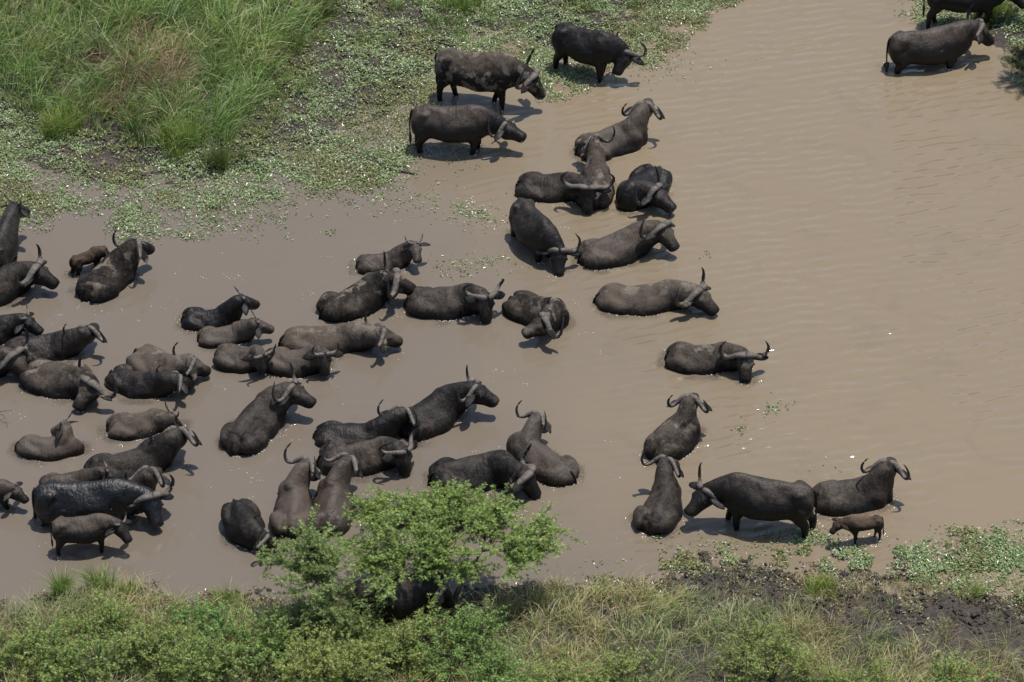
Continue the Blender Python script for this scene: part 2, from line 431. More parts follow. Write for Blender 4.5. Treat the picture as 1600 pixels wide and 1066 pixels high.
# ------------------------------------------------------------------ building one buffalo
def loft(rings, cap=True):
    """rings: list of (k,3) arrays -> V, quads, tris"""
    k = len(rings[0]); n = len(rings)
    V = np.concatenate(rings)
    q = []
    for i in range(n - 1):
        for j in range(k):
            q.append((i * k + j, i * k + (j + 1) % k, (i + 1) * k + (j + 1) % k, (i + 1) * k + j))
    t = []
    if cap:
        V = np.vstack([V, rings[0].mean(0), rings[-1].mean(0)])
        for j in range(k):
            t.append((n * k, (j + 1) % k, j)); t.append((n * k + 1, (n - 1) * k + j, (n - 1) * k + (j + 1) % k))
    return V, np.array(q), np.array(t).reshape(-1, 3)


def tube(pts, rad, k=8, up=None):
    pts = np.asarray(pts, float); rings = []
    for i in range(len(pts)):
        t = nrm(pts[min(i + 1, len(pts) - 1)] - pts[max(i - 1, 0)])
        a = np.array([0, 0, 1.0]) if abs(t[2]) < 0.9 else np.array([1.0, 0, 0])
        if up is not None: a = up
        s = nrm(np.cross(t, a)); u = np.cross(s, t)
        an = np.linspace(0, 2 * np.pi, k, endpoint=False)
        rr = rad[i] if not np.isscalar(rad[i]) else (rad[i], rad[i])
        rings.append(pts[i] + np.outer(np.cos(an), s) * rr[0] + np.outer(np.sin(an), u) * rr[1])
    return loft(rings)


def ellipsoid(c, ax, k=12, n=8):
    """ax: three axis vectors with their lengths"""
    rings = []
    for i in range(1, n):
        th = math.pi * i / n
        an = np.linspace(0, 2 * np.pi, k, endpoint=False)
        rings.append(c + math.cos(th) * ax[0] + math.sin(th) * (np.outer(np.cos(an), ax[1]) + np.outer(np.sin(an), ax[2])))
    V, q, t = loft(rings)
    V[-2] = c + ax[0]; V[-1] = c - ax[0]
    return V, q, t


class Soup:
    def __init__(s): s.V = []; s.q = []; s.t = []; s.n = 0; s.a = []
    def add(s, g, a=None):
        V, q, t = g
        s.V.append(V)
        if len(q): s.q.append(q + s.n)
        if len(t): s.t.append(t + s.n)
        if a is not None: s.a.append(a)
        s.n += len(V)
    def arrays(s):
        return np.concatenate(s.V), (np.concatenate(s.q) if s.q else None), (np.concatenate(s.t) if s.t else None)


def smooth_pts(pts, n):
    """Catmull-Rom through rows of pts"""
    pts = np.asarray(pts, float)
    P = np.vstack([2 * pts[0] - pts[1], pts, 2 * pts[-1] - pts[-2]])
    res = []
    m = len(pts) - 1
    for u in np.linspace(0, m, n):
        i = min(int(u), m - 1); f = u - i
        a, b_, c, d = P[i], P[i + 1], P[i + 2], P[i + 3]
        res.append(0.5 * (2 * b_ + (c - a) * f + (2 * a - 5 * b_ + 4 * c - d) * f * f + (3 * b_ - a - 3 * c + d) * f ** 3))
    return np.array(res)


# trunk stations: t along back, half width, top, bottom (metres for an adult, relative to the back line)
TR = np.array([
 (-.055, .09, -.13, -.40), (-.02, .18, -.050, -.56), (.04, .245, -.010, -.68), (.12, .290, .015, -.76), (.22, .315, .016, -.79),
 (.35, .350, -.008, -.82), (.50, .400, -.018, -.87), (.65, .410, -.010, -.90), (.78, .380, .015, -.90), (.90, .320, .045, -.88),
 (1.0, .275, .040, -.86), (1.10, .23, -.03, -.80), (1.19, .18, -.15, -.72), (1.26, .10, -.30, -.60)])
HORNS = {  # lateral, up, back, radius   (adult metres)
 'bull': [(.012,.035,.02,.080),(.09,.055,.01,.086),(.19,.015,.03,.074),(.30,-.075,.07,.062),(.40,-.085,.10,.052),(.475,-.01,.11,.042),(.485,.10,.10,.032),(.44,.20,.09,.020),(.395,.255,.09,.007)],
 'bullw': [(.012,.035,.02,.080),(.10,.055,.01,.086),(.21,.02,.03,.076),(.34,-.06,.06,.064),(.45,-.055,.08,.054),(.53,.04,.09,.043),(.53,.16,.08,.032),(.47,.26,.07,.019),(.42,.31,.07,.007)],
 'cow': [(.030,.02,.02,.050),(.10,.035,.02,.054),(.19,-.005,.05,.049),(.29,-.065,.09,.042),(.38,-.05,.12,.035),(.43,.04,.13,.029),(.42,.15,.12,.022),(.36,.24,.10,.014),(.32,.28,.10,.005)],
 'cowup': [(.030,.02,.02,.045),(.10,.03,.02,.047),(.18,.02,.03,.042),(.26,.03,.05,.036),(.31,.10,.06,.030),(.315,.19,.06,.023),(.29,.28,.06,.014),(.27,.33,.06,.005)],
 'young': [(.06,.02,.01,.036),(.11,.04,.02,.036),(.17,.07,.04,.030),(.22,.13,.06,.022),(.245,.20,.07,.013),(.25,.24,.075,.005)],
 'calf': [(.075,.02,.01,.026),(.10,.05,.02,.020),(.115,.075,.025,.008)],
}


def solve_nose(px, py, P, length, zguess):
    d = FW + np.array([1.0, 0, 0]) * ((px - 800) / FPX) + UPV * ((533 - py) / FPX); d = nrm(d)
    oc = CAM - P; bq = oc @ d; cq = oc @ oc - length ** 2; disc = bq * bq - cq
    if disc < 0: return CAM + d * (-bq)
    c1 = CAM + d * (-bq - math.sqrt(disc)); c2 = CAM + d * (-bq + math.sqrt(disc))
    return c1 if abs(c1[2] - zguess) < abs(c2[2] - zguess) else c2


DG = None
EZ = np.array([0, 0, 1.0])
FOOT = []      # places where hide meets water, for the ripples


def buffalo(idx, spec):
    Rp, Sp, Pp, Np, s, pose, hk, hide, label = spec
    rg = np.random.default_rng(100 + idx)
    R = G(Rp[0], Rp[1], Rp[2]); S = G(Sp[0], Sp[1], Sp[2]); P = G(Pp[0], Pp[1], Pp[2])
    # body length held to the anatomy
    fwd = nrm((S - R) * [1, 1, 0]); Lr = np.linalg.norm((S - R) * [1, 1, 0]); L0 = 1.34 * s
    L = float(np.clip(Lr, .90 * L0, 1.12 * L0))
    mid = (R + S) / 2; dz = (S[2] - R[2])
    R = mid - fwd * L / 2; R[2] = mid[2] - dz / 2
    S = mid + fwd * L / 2; S[2] = mid[2] + dz / 2
    side = np.cross(EZ, fwd)      # left of the animal
    stand = pose == S_
    base_z = S[2] - 1.45 * s if stand else 0.0
    base = np.array([mid[0] + 0, mid[1], max(base_z, -0.45) if stand else 0.0])
    wk = (1.0 if stand else 1.12) * rg.uniform(.93, 1.08)
    sp = Soup()

    def bk(t, lat, dzv):
        q = R + (S - R) * t
        if not stand: q = q + EZ * 0.0
        return q + side * lat * s + EZ * dzv * s
    # trunk
    rings = []
    K = 22; an = np.linspace(0, 2 * np.pi, K, endpoint=False)
    roll = rg.uniform(-.10, .10) if not stand else 0.0
    tt = np.linspace(TR[0, 0], TR[-1, 0], 30)
    for t in tt:
        w, top, bot = [np.interp(t, TR[:, 0], TR[:, i]) for i in (1, 2, 3)]
        if hk == 'calf': w *= .80; bot *= .72
        if not stand:      # lying: the rump slopes away to the tail, the belly spreads
            w *= np.interp(t, [-.055, .05, .28, .5, .7, .9], [.62, .80, 1.0, 1.06, 1.06, 1.0]); top -= np.interp(t, [-.055, .06, .30], [.17, .085, 0])
        w *= wk * s; c = (top + bot) / 2; h = (top - bot) / 2
        ca, sa = np.cos(an), np.sin(an)
        x = w * np.sign(ca) * np.abs(ca) ** 0.85
        zz = h * np.sign(sa) * np.abs(sa) ** 0.92
        x = x * (1 - (.50 if .05 < t < 1.0 else .34) * np.clip(sa, 0, 1) ** 1.5)          # ridge of the spine
        zc = c - .06 * (1 - sa ** 2)
        lat = x / s
        ring = np.array([bk(t, lat[i] + roll * (zz[i] + h), zc[i] + zz[i]) for i in range(K)])
        rings.append(ring)
    sp.add(loft(rings))
    # haunches, hip bones, shoulders
    for sd in (-1, 1):
        if stand:
            sp.add(ellipsoid(bk(.12, sd * .155, -.42), (fwd * .27 * s, side * .135 * s, EZ * .36 * s)))
            sp.add(ellipsoid(bk(.95, sd * .15, -.46), (fwd * .20 * s, side * .125 * s, EZ * .38 * s)))
        else:
            out_ = rg.uniform(.27, .34)
            ax = nrm(fwd * .9 + side * sd * .28 - EZ * .10)
            sp.add(ellipsoid(bk(.23, sd * out_, -.36), (ax * .37 * s, np.cross(EZ, ax) * .15 * s, EZ * .25 * s)))
            sp.add(ellipsoid(bk(.93, sd * .22, -.42), (fwd * .24 * s, side * .12 * s, EZ * .33 * s)))
            sp.add(ellipsoid(bk(.80, sd * .30, -.55), (fwd * .26 * s, side * .10 * s, EZ * .14 * s)))
        sp.add(ellipsoid(bk(.16, sd * .19, -.145), (fwd * .12 * s, side * .095 * s, EZ * .095 * s)))
    # legs
    if stand:
        zf = base_z
        for sd in (-1, 1):
            g1 = rg.uniform(-.16, .16); g2 = -g1 * rg.uniform(.5, 1.1)
            def at(t, lat, z): q = bk(t, lat, 0); q[2] = zf + z * s; return q
            tf = .95 + g1; th = .06 + g2
            sp.add(tube([bk(.95, sd * .15, -.55), at(.95 + g1 * .3, sd * .16, .62), at(.96 + g1 * .7, sd * .155, .40), at(tf - .01, sd * .15, .15), at(tf, sd * .15, .08), at(tf + .03, sd * .15, 0)],
                        [.15 * s, .115 * s, .082 * s, .062 * s, .068 * s, .082 * s], 10))
            sp.add(tube([bk(.10, sd * .16, -.45), at(.16 + g2 * .3, sd * .17, .72), at(.04 + g2 * .7, sd * .16, .46), at(th - .02, sd * .155, .16), at(th, sd * .155, .08), at(th + .03, sd * .155, 0)],
                        [.19 * s, .160 * s, .090 * s, .064 * s, .068 * s, .082 * s], 10))
    # head frame
    hs = 1.12 * s * (1.0 if s > .9 else 1.0 + (.9 - s) * .22)
    Nn = solve_nose(Np[0], Np[1], P, .52 * hs, Np[2])
    f = nrm(Nn - P)
    A = bk(.80, 0, -.37)
    fh = f * [1, 1, 0]
    nh = nrm((P - A) * [1, 1, 0] + fwd * .2)
    fhn = nrm(fh + nh * .25 * (1 - np.linalg.norm(fh)))
    u = EZ + fhn * .6; u = nrm(u - (u @ f) * f)
    ls = np.cross(u, f)       # head's left
    E = P - u * .15 * hs + f * .02 * hs
    # neck
    dEA = np.linalg.norm(E - A)
    T0 = nrm(fwd * .85 + EZ * .12) * dEA * .95
    T1 = nrm(nrm(E - A) * .6 + fh * .35 + fwd * .1) * dEA * .8
    rings = []
    for q in np.linspace(0, 1, 13):
        h00 = 2 * q ** 3 - 3 * q ** 2 + 1; h10 = q ** 3 - 2 * q ** 2 + q; h01 = -2 * q ** 3 + 3 * q ** 2; h11 = q ** 3 - q ** 2
        c = h00 * A + h10 * T0 + h01 * E + h11 * T1
        tg = nrm((6 * q * q - 6 * q) * A + (3 * q * q - 4 * q + 1) * T0 + (6 * q - 6 * q * q) * E + (3 * q * q - 2 * q) * T1)
        sd_ = nrm(np.cross(EZ, tg)) if abs(tg[2]) < .95 else side
        un = np.cross(tg, sd_)
        w = np.interp(q, [0, .35, .72, 1], [.20, .245, .195, .165]) * (s * .6 + hs * .4)
        h = np.interp(q, [0, .35, .72, 1], [.30, .37, .275, .200]) * (s * .6 + hs * .4)
        rings.append(c + np.outer(np.cos(an), sd_) * w + np.outer(np.sin(an), un) * h)
    sp.add(loft(rings))
    # head
    HD = [(-.07, .10, .11, .02), (-.02, .145, .165, 0), (.06, .172, .195, .0), (.13, .176, .200, -.004), (.20, .163, .186, -.008), (.28, .136, .158, -.014),
          (.36, .122, .138, -.02), (.43, .128, .128, -.022), (.485, .124, .114, -.03), (.525, .082, .072, -.055)]
    rings = []
    for (k_, w, h, o_) in HD:
        c = P + f * k_ * hs + u * (o_ - h) * hs
        ca, sa = np.cos(an), np.sin(an)
        x = w * hs * np.sign(ca) * np.abs(ca) ** .8 * (1 - .28 * np.clip(-sa, 0, 1))
        z = h * hs * np.sign(sa) * np.abs(sa) ** .85
        rings.append(c + np.outer(x, ls) + np.outer(z, u))
    sp.add(loft(rings))
    for sd in (-1, 1):       # brows and cheeks
        sp.add(ellipsoid(P + f * .155 * hs + ls * sd * .145 * hs - u * .06 * hs, (f * .055 * hs, ls * .035 * hs, u * .035 * hs), 8, 6))
    sp.add(ellipsoid(A + EZ * -.18 * s + fwd * .28 * s, (fwd * .18 * s, side * .11 * s, EZ * .30 * s)))   # brisket
    V, q, t = sp.arrays()
    me = make_mesh('raw', V, q, t)
    ob = bpy.data.objects.new('raw', me); COL.objects.link(ob)
    md = ob.modifiers.new('r', 'REMESH'); md.mode = 'VOXEL'; md.voxel_size = max(.023, .042 * s)
    ms = ob.modifiers.new('s', 'SMOOTH'); ms.factor = .5; ms.iterations = 4
    dg = bpy.context.evaluated_depsgraph_get()
    ev = ob.evaluated_get(dg).to_mesh()
    n = len(ev.vertices); co = np.empty(n * 3, np.float32); ev.vertices.foreach_get('co', co); co = co.reshape(-1, 3)
    ev.calc_loop_triangles(); nt_ = len(ev.loop_triangles); ti = np.empty(nt_ * 3, np.int32); ev.loop_triangles.foreach_get('vertices', ti); ti = ti.reshape(-1, 3)
    ob.evaluated_get(dg).to_mesh_clear()
    bpy.data.objects.remove(ob); bpy.data.meshes.remove(me)
    # slack skin, ribs and muscle: shallow real relief
    k3 = rg.uniform(0, 6, 6); cl = (co - mid) / s
    xa = cl @ fwd; ya = cl @ side; za = cl[:, 2]
    dsp = .010 * np.sin(8.5 * xa + k3[0] + 1.5 * np.sin(3 * za + k3[1])) * np.sin(5 * za + k3[2]) + .007 * np.sin(14 * xa + 5 * ya + k3[3]) * np.sin(11 * za + k3[4]) + .006 * np.sin(19 * ya + 9 * xa + k3[5])
    rib = rg.choice([0, .0015, .004]) * np.sin(2 * np.pi * xa / .105 + 2.2 * za) * np.exp(-((xa - .05) / .30) ** 2)
    rad = np.stack([fwd * 0 + side * v for v in np.sign(ya) * np.minimum(1, np.abs(ya) * 6)]) * .7 + EZ * .7 * np.sign(za + .4)[:, None]
    co = (co + rad * ((dsp + rib * (np.abs(ya) > .12)) * s)[:, None]).astype(np.float32)
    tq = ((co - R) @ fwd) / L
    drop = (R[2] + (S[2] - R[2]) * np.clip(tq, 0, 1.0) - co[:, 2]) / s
    paler = sstep(.50, .08, drop) * np.where(tq > 1.12, .55, 1.0)
    bodyS = Soup(); bodyS.add((co, np.zeros((0, 4), int), ti))
    # ears: broad drooping leaves below the horns
    for sd in (-1, 1):
        e0 = P + f * .025 * hs + ls * sd * .11 * hs - u * .11 * hs
        dr = nrm(ls * sd * 1.0 - f * .12 - u * rg.uniform(.05, .30) - EZ * rg.uniform(.10, .35))
        wv = nrm(np.cross(dr, nrm(u - f * .5))); th = np.cross(dr, wv)
        rr = []
        for qq, ww, tk in ((0, .040, .030), (.09, .066, .026), (.18, .088, .016), (.27, .080, .012), (.34, .046, .010), (.385, .006, .006)):
            cc = e0 + dr * qq * hs + th * (.9 * (qq - .17) ** 2 * hs)
            a8 = np.linspace(0, 2 * np.pi, 8, endpoint=False)
            rr.append(cc + np.outer(np.cos(a8), wv) * ww * hs + np.outer(np.sin(a8), th) * tk * hs)
        bodyS.add(loft(rr))
    # tail
    if stand:
        t0 = bk(-.035, 0, -.09); tw = rg.uniform(-.07, .07)
        tp = smooth_pts([t0, t0 - fwd * .045 * s - EZ * .12 * s, t0 - fwd * .07 * s - EZ * .40 * s + side * tw, t0 - fwd * .06 * s - EZ * .70 * s + side * tw * 1.8], 9)
    else:
        tw = rg.uniform(-.10, .10)
        tp = smooth_pts([bk(.025, 0, -.13), bk(-.035, tw * .2, -.235), bk(-.062, tw * .5, -.38), bk(-.07, tw, -.62)], 9)
    bodyS.add(tube(tp, np.linspace(.030, .014, 9) * s, 8))
    V, q, t = bodyS.arrays()
    # root
    ang = math.atan2(fwd[1], fwd[0])
    root = link('buffalo', None, label=label, cat='buffalo', group='buffalo herd wallowing in the muddy pool', loc=base)
    root.rotation_euler = (0, 0, ang); root.empty_display_size = .3
    ca, sa = math.cos(-ang), math.sin(-ang); RM = np.array([[ca, -sa, 0], [sa, ca, 0], [0, 0, 1]])
    lo = lambda v: (np.asarray(v) - base) @ RM.T
    paler = np.concatenate([paler, np.full(len(V) - len(paler), .15)])
    link('body', make_mesh('body', lo(V), q, t, M[hide], True, attrs={'paler': paler}), root)
    # tuft of the tail
    if stand:
        tt0 = tp[-1]
        tf = tube([tp[-2], tt0, tt0 - EZ * .12 * s, tt0 - EZ * .24 * s + side * tw * .5], np.array([.016, .034, .030, .006]) * s, 8)
        link('tail_tuft', make_mesh('tail_tuft', lo(tf[0]), tf[1], tf[2], M['tuft'], True), root)
    # horns
    hu = nrm(u * .6 - f * .8); hb = nrm(-u * .8 - f * .6)
    H = np.array(HORNS[hk]) * hs
    if hk in ('cow', 'cowup', 'bull'):
        H = H * np.array([rg.uniform(.90, 1.08), rg.uniform(.85, 1.2), 1, rg.uniform(.92, 1.08)])
    if hk in ('bull', 'cow', 'bullw'):
        H[:, 2] *= np.interp(np.arange(len(H)), [0, 2, 4, 8], [1.2, 1.9, 2.3, 1.8]) * rg.uniform(.8, 1.15); H[:, 1] = np.where(H[:, 1] < 0, H[:, 1] * 1.25, H[:, 1] * np.where(np.arange(len(H)) >= 5, 1.18, 1.0))
    H = H * (np.array([.96, rg.uniform(.85, 1.12), 1.0, .96]) if not hk.startswith('bull') else np.array([.96, rg.uniform(.9, 1.12), 1.0, .90]))
    for sd in (-1, 1):
        jit = rg.uniform(.93, 1.07)
        hp = np.array([P + f * .03 * hs - u * .02 * hs + ls * sd * h[0] * jit + hu * h[1] + hb * h[2] for h in H])
        n_ = 5 if hk == 'calf' else 20
        hp2 = smooth_pts(hp, n_); rd = np.interp(np.linspace(0, len(H) - 1, n_), np.arange(len(H)), H[:, 3])
        k8 = 10
        al = np.linspace(0, 1, n_)
        rr = [(r, r * np.interp(a, [0, .25, .5, 1], [.62, .62, .9, 1])) for r, a in zip(rd, al)] if hk.startswith('bull') else [(r, r) for r in rd]
        g = tube(hp2, rr, k8, up=None)
        along = np.concatenate([np.repeat(al, k8), [0, 1]])
        if hk in ('young', 'calf'): along = along * .6 + .15
        link('horn', make_mesh('horn', lo(g[0]), g[1], g[2], M['horn'], True, attrs={'along': along}), root)
        ec = P + f * .165 * hs + ls * sd * .168 * hs - u * .09 * hs
        g = ellipsoid(ec, (f * .024 * hs, ls * sd * .016 * hs, u * .020 * hs), 8, 6)
        link('eye', make_mesh('eye', lo(g[0]), g[1], g[2], M['eye'], True), root)
    # waterline samples for ripples
    near = co[np.abs(co[:, 2]) < .035]
    if len(near): FOOT.append(near[::max(1, len(near) // 60), :2])
    pr = PX(np.array([Nn]))
    print('BUF %2d L/L0 %.2f neck %.2f nose dz %.2f  nosepx (%.0f,%.0f) want (%d,%d) zbase %.2f' % (idx, Lr / L0, dEA / s, Nn[2] - Np[2], pr[0][0], pr[1][0], Np[0], Np[1], base_z))
    return root


# ------------------------------------------------------------------ ground and water
def px_line(pts):
    w = np.array([G(a, b_) for a, b_ in pts]); return w[:, 0], w[:, 1]


NEAR_X, NEAR_Y = px_line([(-400, 990), (-60, 972), (40, 955), (110, 925), (200, 922), (270, 945), (380, 945), (470, 925), (560, 910), (700, 922), (800, 918), (900, 915), (1000, 902), (1090, 885), (1200, 878), (1290, 892), (1400, 900), (1500, 920), (1620, 930), (2000, 950)])
FAR_X, FAR_Y = px_line([(-400, 270), (-60, 250), (60, 255), (180, 285), (300, 290), (400, 275), (460, 225), (540, 215), (610, 175), (660, 120), (720, 55), (790, 40), (860, 95), (910, 95), (960, 50), (1010, 15), (1080, -30), (1330, -60), (1420, 0), (1500, 22), (1590, 95), (1700, 150), (2000, 170)])


def ground_z(x, y):
    yn = np.interp(x, NEAR_X, NEAR_Y); yf = np.interp(x, FAR_X, FAR_Y)
    wob = (fbm(x * .8, y * .8, 3) - .5) * .9
    dn = yn - y + wob; df = y - yf + wob
    zn = np.where(dn > 0, .55 * (1 - np.exp(-np.clip(dn, 0, 60) * .28)), np.clip(dn * .22, -.5, 0))
    zf = np.where(df > 0, .30 * (1 - np.exp(-np.clip(df, 0, 60) * .25)), np.clip(df * .12, -.5, 0))
    z = np.maximum(zn, zf)
    lump = (fbm(x * 2.6, y * 2.6, 11, 3) - .5)
    fine = (vnoise(x * 7, y * 7, 5) - .5)
    amp = sstep(-.25, .1, z)
    return z + amp * (lump * .30 + fine * .10)


def graded(lo, hi, step, far):
    a = np.arange(lo, hi, step)
    o = np.cumsum(np.geomspace(step, far / 4, 22))
    return np.concatenate([(lo - o)[::-1], a, hi + o])


def sheet(name, xs, ys, zfun, mat, kind='structure', attrs=None):
    X, Y = np.meshgrid(xs, ys); Z = zfun(X, Y)
    V = np.stack([X, Y, Z], -1).reshape(-1, 3)
    nx, ny = len(xs), len(ys)
    i = np.arange(nx - 1)[None, :] + np.arange(ny - 1)[:, None] * nx; i = i.ravel()
    q = np.stack([i, i + 1, i + 1 + nx, i + nx], 1)
    at = {k: v(X, Y).ravel() for k, v in (attrs or {}).items()}
    return link(name, make_mesh(name, V, q, None, mat, True, attrs=at), kind=kind)


sheet('ground', graded(-13, 13, .13, 900), graded(-14, 18.5, .12, 900), ground_z, M['mud'])

ROOTS = [buffalo(i, sp_) for i, sp_ in enumerate(HERD)]

# ripples: wind waves on the open right side, rings round the animals
CTR = np.array([f_.mean(0) for f_ in FOOT]); RADI = np.array([np.percentile(np.linalg.norm(f_ - f_.mean(0), axis=1), 80) for f_ in FOOT])
xs_w = graded(-12.5, 12.5, .085, 700); ys_w = graded(-11, 17.5, .08, 700)


def wind(X, Y):
    px = X * 73 + 800
    return sstep(-1.5, 4.5, X + (fbm(X * .25, Y * .25, 31) - .5) * 5) * (.55 + .45 * fbm(X * .4, Y * .5, 8))


def water_z(X, Y):
    w = wind(X, Y)
    ax = X + .25 * (fbm(X * .9, Y * .9, 77, 2) - .5) * 3; ay = Y + .22 * (fbm(X * .9 + 9, Y * .9, 78, 2) - .5) * 3
    h = .0042 * np.sin(2 * np.pi * (ay * .97 + ax * .26) / .56) * (.4 + vnoise(X * .7, Y * .9, 90))
    h += .0024 * np.sin(2 * np.pi * (ay * .90 + ax * .43) / .37 + 1.0) * (.3 + vnoise(X * .9, Y * .8, 91))
    h *= w
    r_ = np.zeros_like(X)
    rr = np.random.default_rng(5)
    for c, ra in zip(CTR, RADI):
        amp = rr.uniform(.004, .014); lam = rr.uniform(.30, .46); ph = rr.uniform(0, 6)
        d = np.hypot(X - c[0], (Y - c[1]) * 1.0) - ra * .75
        m_ = (d > -.3) & (d < 2.6)
        if not m_.any(): continue
        dm = d[m_]; aa = np.arctan2(Y[m_] - c[1], X[m_] - c[0])
        r_[m_] += amp * np.sin(2 * np.pi * dm / lam + ph + .8 * np.sin(3 * aa + ph)) * np.exp(-np.clip(dm, 0, 9) / .75) * (.25 + .75 * np.clip(np.sin(aa * rr.integers(1, 3) + ph * 2), 0, 1))
    inside = sstep(13, 12, np.abs(X)) * sstep(18, 17, np.abs(Y))
    return (h + r_) * inside


def chop_f(X, Y):
    """fine chop where animals stir the water"""
    out_ = np.zeros(X.shape)
    allp = np.concatenate(FOOT)
    # splat on a coarse grid, then read back
    gx0, gy0, st = -13.0, -12.0, .1
    gw = np.zeros((310, 270))
    ii = ((allp[:, 1] - gy0) / st).astype(int); jj = ((allp[:, 0] - gx0) / st).astype(int)
    ok = (ii >= 0) & (ii < 310) & (jj >= 0) & (jj < 270)
    np.maximum.at(gw, (ii[ok], jj[ok]), 1.0)
    for _ in range(2):
        g2 = gw.copy()
        for a in (-1, 0, 1):
            for c in (-1, 0, 1):
                g2 += np.roll(np.roll(gw, a, 0), c, 1)
        gw = np.clip(g2 / 4.5, 0, 1)
    I = np.clip(((Y - gy0) / st).astype(int), 0, 309); J = np.clip(((X - gx0) / st).astype(int), 0, 269)
    ins = (np.abs(X) < 12.9) & (Y > -11.9) & (Y < 18.9)
    return np.where(ins, gw[I, J], 0) * (.25 + .75 * sstep(.45, .7, fbm(X * 1.3, Y * 1.3, 55)))


sheet('pool_water', xs_w, ys_w, water_z, M['water'], attrs={'chop': chop_f, 'ripple': wind})

# ------------------------------------------------------------------ pale flecks at the waterlines: froth, and glints painted as pale beads
rgf = np.random.default_rng(91)
allp = np.concatenate(FOOT)
src = allp[rgf.integers(0, len(allp), 900)]
fp = []
for c_ in src:
    if vnoise(c_[0] * 1.1, c_[1] * 1.1, 131) < .52: continue
    k_ = rgf.integers(1, 6)
    fp.append(c_ + rgf.normal(0, .05, 2) + rgf.normal(0, .035, (k_, 2)))
for f_ in FOOT:  # chains of pale beads painted in as glints along the near waterline
    if rgf.uniform() < .35: continue
    nr_ = f_[f_[:, 1] < np.percentile(f_[:, 1], 45)]
    a0_ = rgf.integers(0, max(1, len(nr_) - 6)); seg_ = nr_[np.argsort(nr_[:, 0])][a0_:a0_ + 14]
    fp.append(np.repeat(seg_, 2, 0) + rgf.normal(0, .018, (len(seg_) * 2, 2)) + [0, -.02])
for _ in range(130):
    c_ = np.array([rgf.uniform(-11, 4), rgf.uniform(-7.5, 5)]); k_ = rgf.integers(1, 7)
    fp.append(c_ + rgf.normal(0, .07, (k_, 2)) * [1.6, 1])
fp = np.concatenate(fp)
a6 = np.linspace(0, 2 * np.pi, 6, endpoint=False)
FV = []; FQ = []; FT = []
for i_, q_ in enumerate(fp):
    r0 = rgf.uniform(.005, .017)
    ring = np.stack([q_[0] + np.cos(a6) * r0 * rgf.uniform(.8, 1.8), q_[1] + np.sin(a6) * r0, np.full(6, -.004)], 1)
    ring2 = np.stack([q_[0] + np.cos(a6) * r0 * .6, q_[1] + np.sin(a6) * r0 * .6, np.full(6, .008 + r0 * .5)], 1)
    V_, Q_, T_ = loft([ring, ring2]); FV.append(V_); FQ.append(Q_ + i_ * 14); FT.append(T_ + i_ * 14)
m, nt, out = mat_new('foam_glint'); b = NB(nt)
p = b.n('ShaderNodeBsdfPrincipled'); geo = b.n('ShaderNodeNewGeometry')
b.l(b.ramp(b.noise(3.0, 3, .6, geo.outputs['Position']), [(.35, (.30, .26, .21)), (.65, (.72, .69, .63))]), p.inputs['Base Color']); p.inputs['Roughness'].default_value = .25
b.l(p.outputs[0], out.inputs[0])
link('foam_and_glints', make_mesh('foam_and_glints', np.concatenate(FV), np.concatenate(FQ), np.concatenate(FT), m, True), kind='stuff', label='flecks of pale froth and painted glints floating round the wallowing animals', cat='foam_glint')

# ------------------------------------------------------------------ plants
def inst(tmpl, pos, A_, B_, N_, sc):
    """copies of a template (k,3) given in (along, side, normal) -> (n*k,3)"""
    sc = np.asarray(sc, float)[:, None, None]
    V = (tmpl[None, :, 0:1] * A_[:, None, :] + tmpl[None, :, 1:2] * B_[:, None, :] + tmpl[None, :, 2:3] * N_[:, None, :]) * sc + pos[:, None, :]
    return V.reshape(-1, 3)


def frames(Nn, rg):
    n = len(Nn); r = rg.normal(size=(n, 3)); Nn = nrmr(Nn)
    A_ = nrmr(r - (r * Nn).sum(1, keepdims=True) * Nn); B_ = np.cross(Nn, A_)
    return A_, B_, Nn


def quad_soup(name, V, k, mat, col, parent=None, **kw):
    """V (n*k,3) where each k/4 groups of four are quads"""
    q = np.arange(len(V)).reshape(-1, 4)
    return link(name, make_mesh(name, V, q, None, mat, False, col=col), parent, **kw)


# folded leaf of two quads (along, side, normal)
LEAF2 = np.array([(-.5, 0, 0), (.0, -.5, .10), (.5, 0, .02), (.0, .0, -.04),   (-.5, 0, 0), (.0, .0, -.04), (.5, 0, .02), (.0, .5, .10)]) * np.array([1, .46, 1])


def strips(root, lean, H, W, bend, col, rg, seg=3):
    """grass blades as tapering strips: root (n,3), lean (n,2) unit, H, W, bend (n)"""
    n = len(root)
    lean3 = np.concatenate([lean, np.zeros((n, 1))], 1)
    th = rg.uniform(0, np.pi, n); sd = np.stack([np.cos(th), np.sin(th), rg.normal(0, .25, n)], 1); sd = nrmr(sd)
    T = np.linspace(0, 1, seg + 1)
    P_ = []
    for t in T:
        up_ = H * (t - bend * .55 * t ** 2.2)
        hz = H * bend * (t ** 1.7) * .85
        P_.append(root + EZ * up_[:, None] + lean3 * hz[:, None])
    Vs = []; 
    for k in range(seg):
        w0 = (W * (1 - .85 * (T[k] ** 1.4)))[:, None]; w1 = (W * (1 - .85 * (T[k + 1] ** 1.4)))[:, None]
        Vs.append(np.stack([P_[k] - sd * w0, P_[k] + sd * w0, P_[k + 1] + sd * w1, P_[k + 1] - sd * w1], 1))
    V = np.stack(Vs, 1).reshape(-1, 3)
    C_ = np.repeat(col, seg * 4, axis=0)
    return V, C_


def pick(rg, n, pal, wts):
    pal = np.array(pal); i = rg.choice(len(pal), n, p=np.array(wts) / sum(wts))
    return pal[i] * rg.uniform(.75, 1.25, (n, 1)) * (1 + rg.normal(0, .05, (n, 3)))


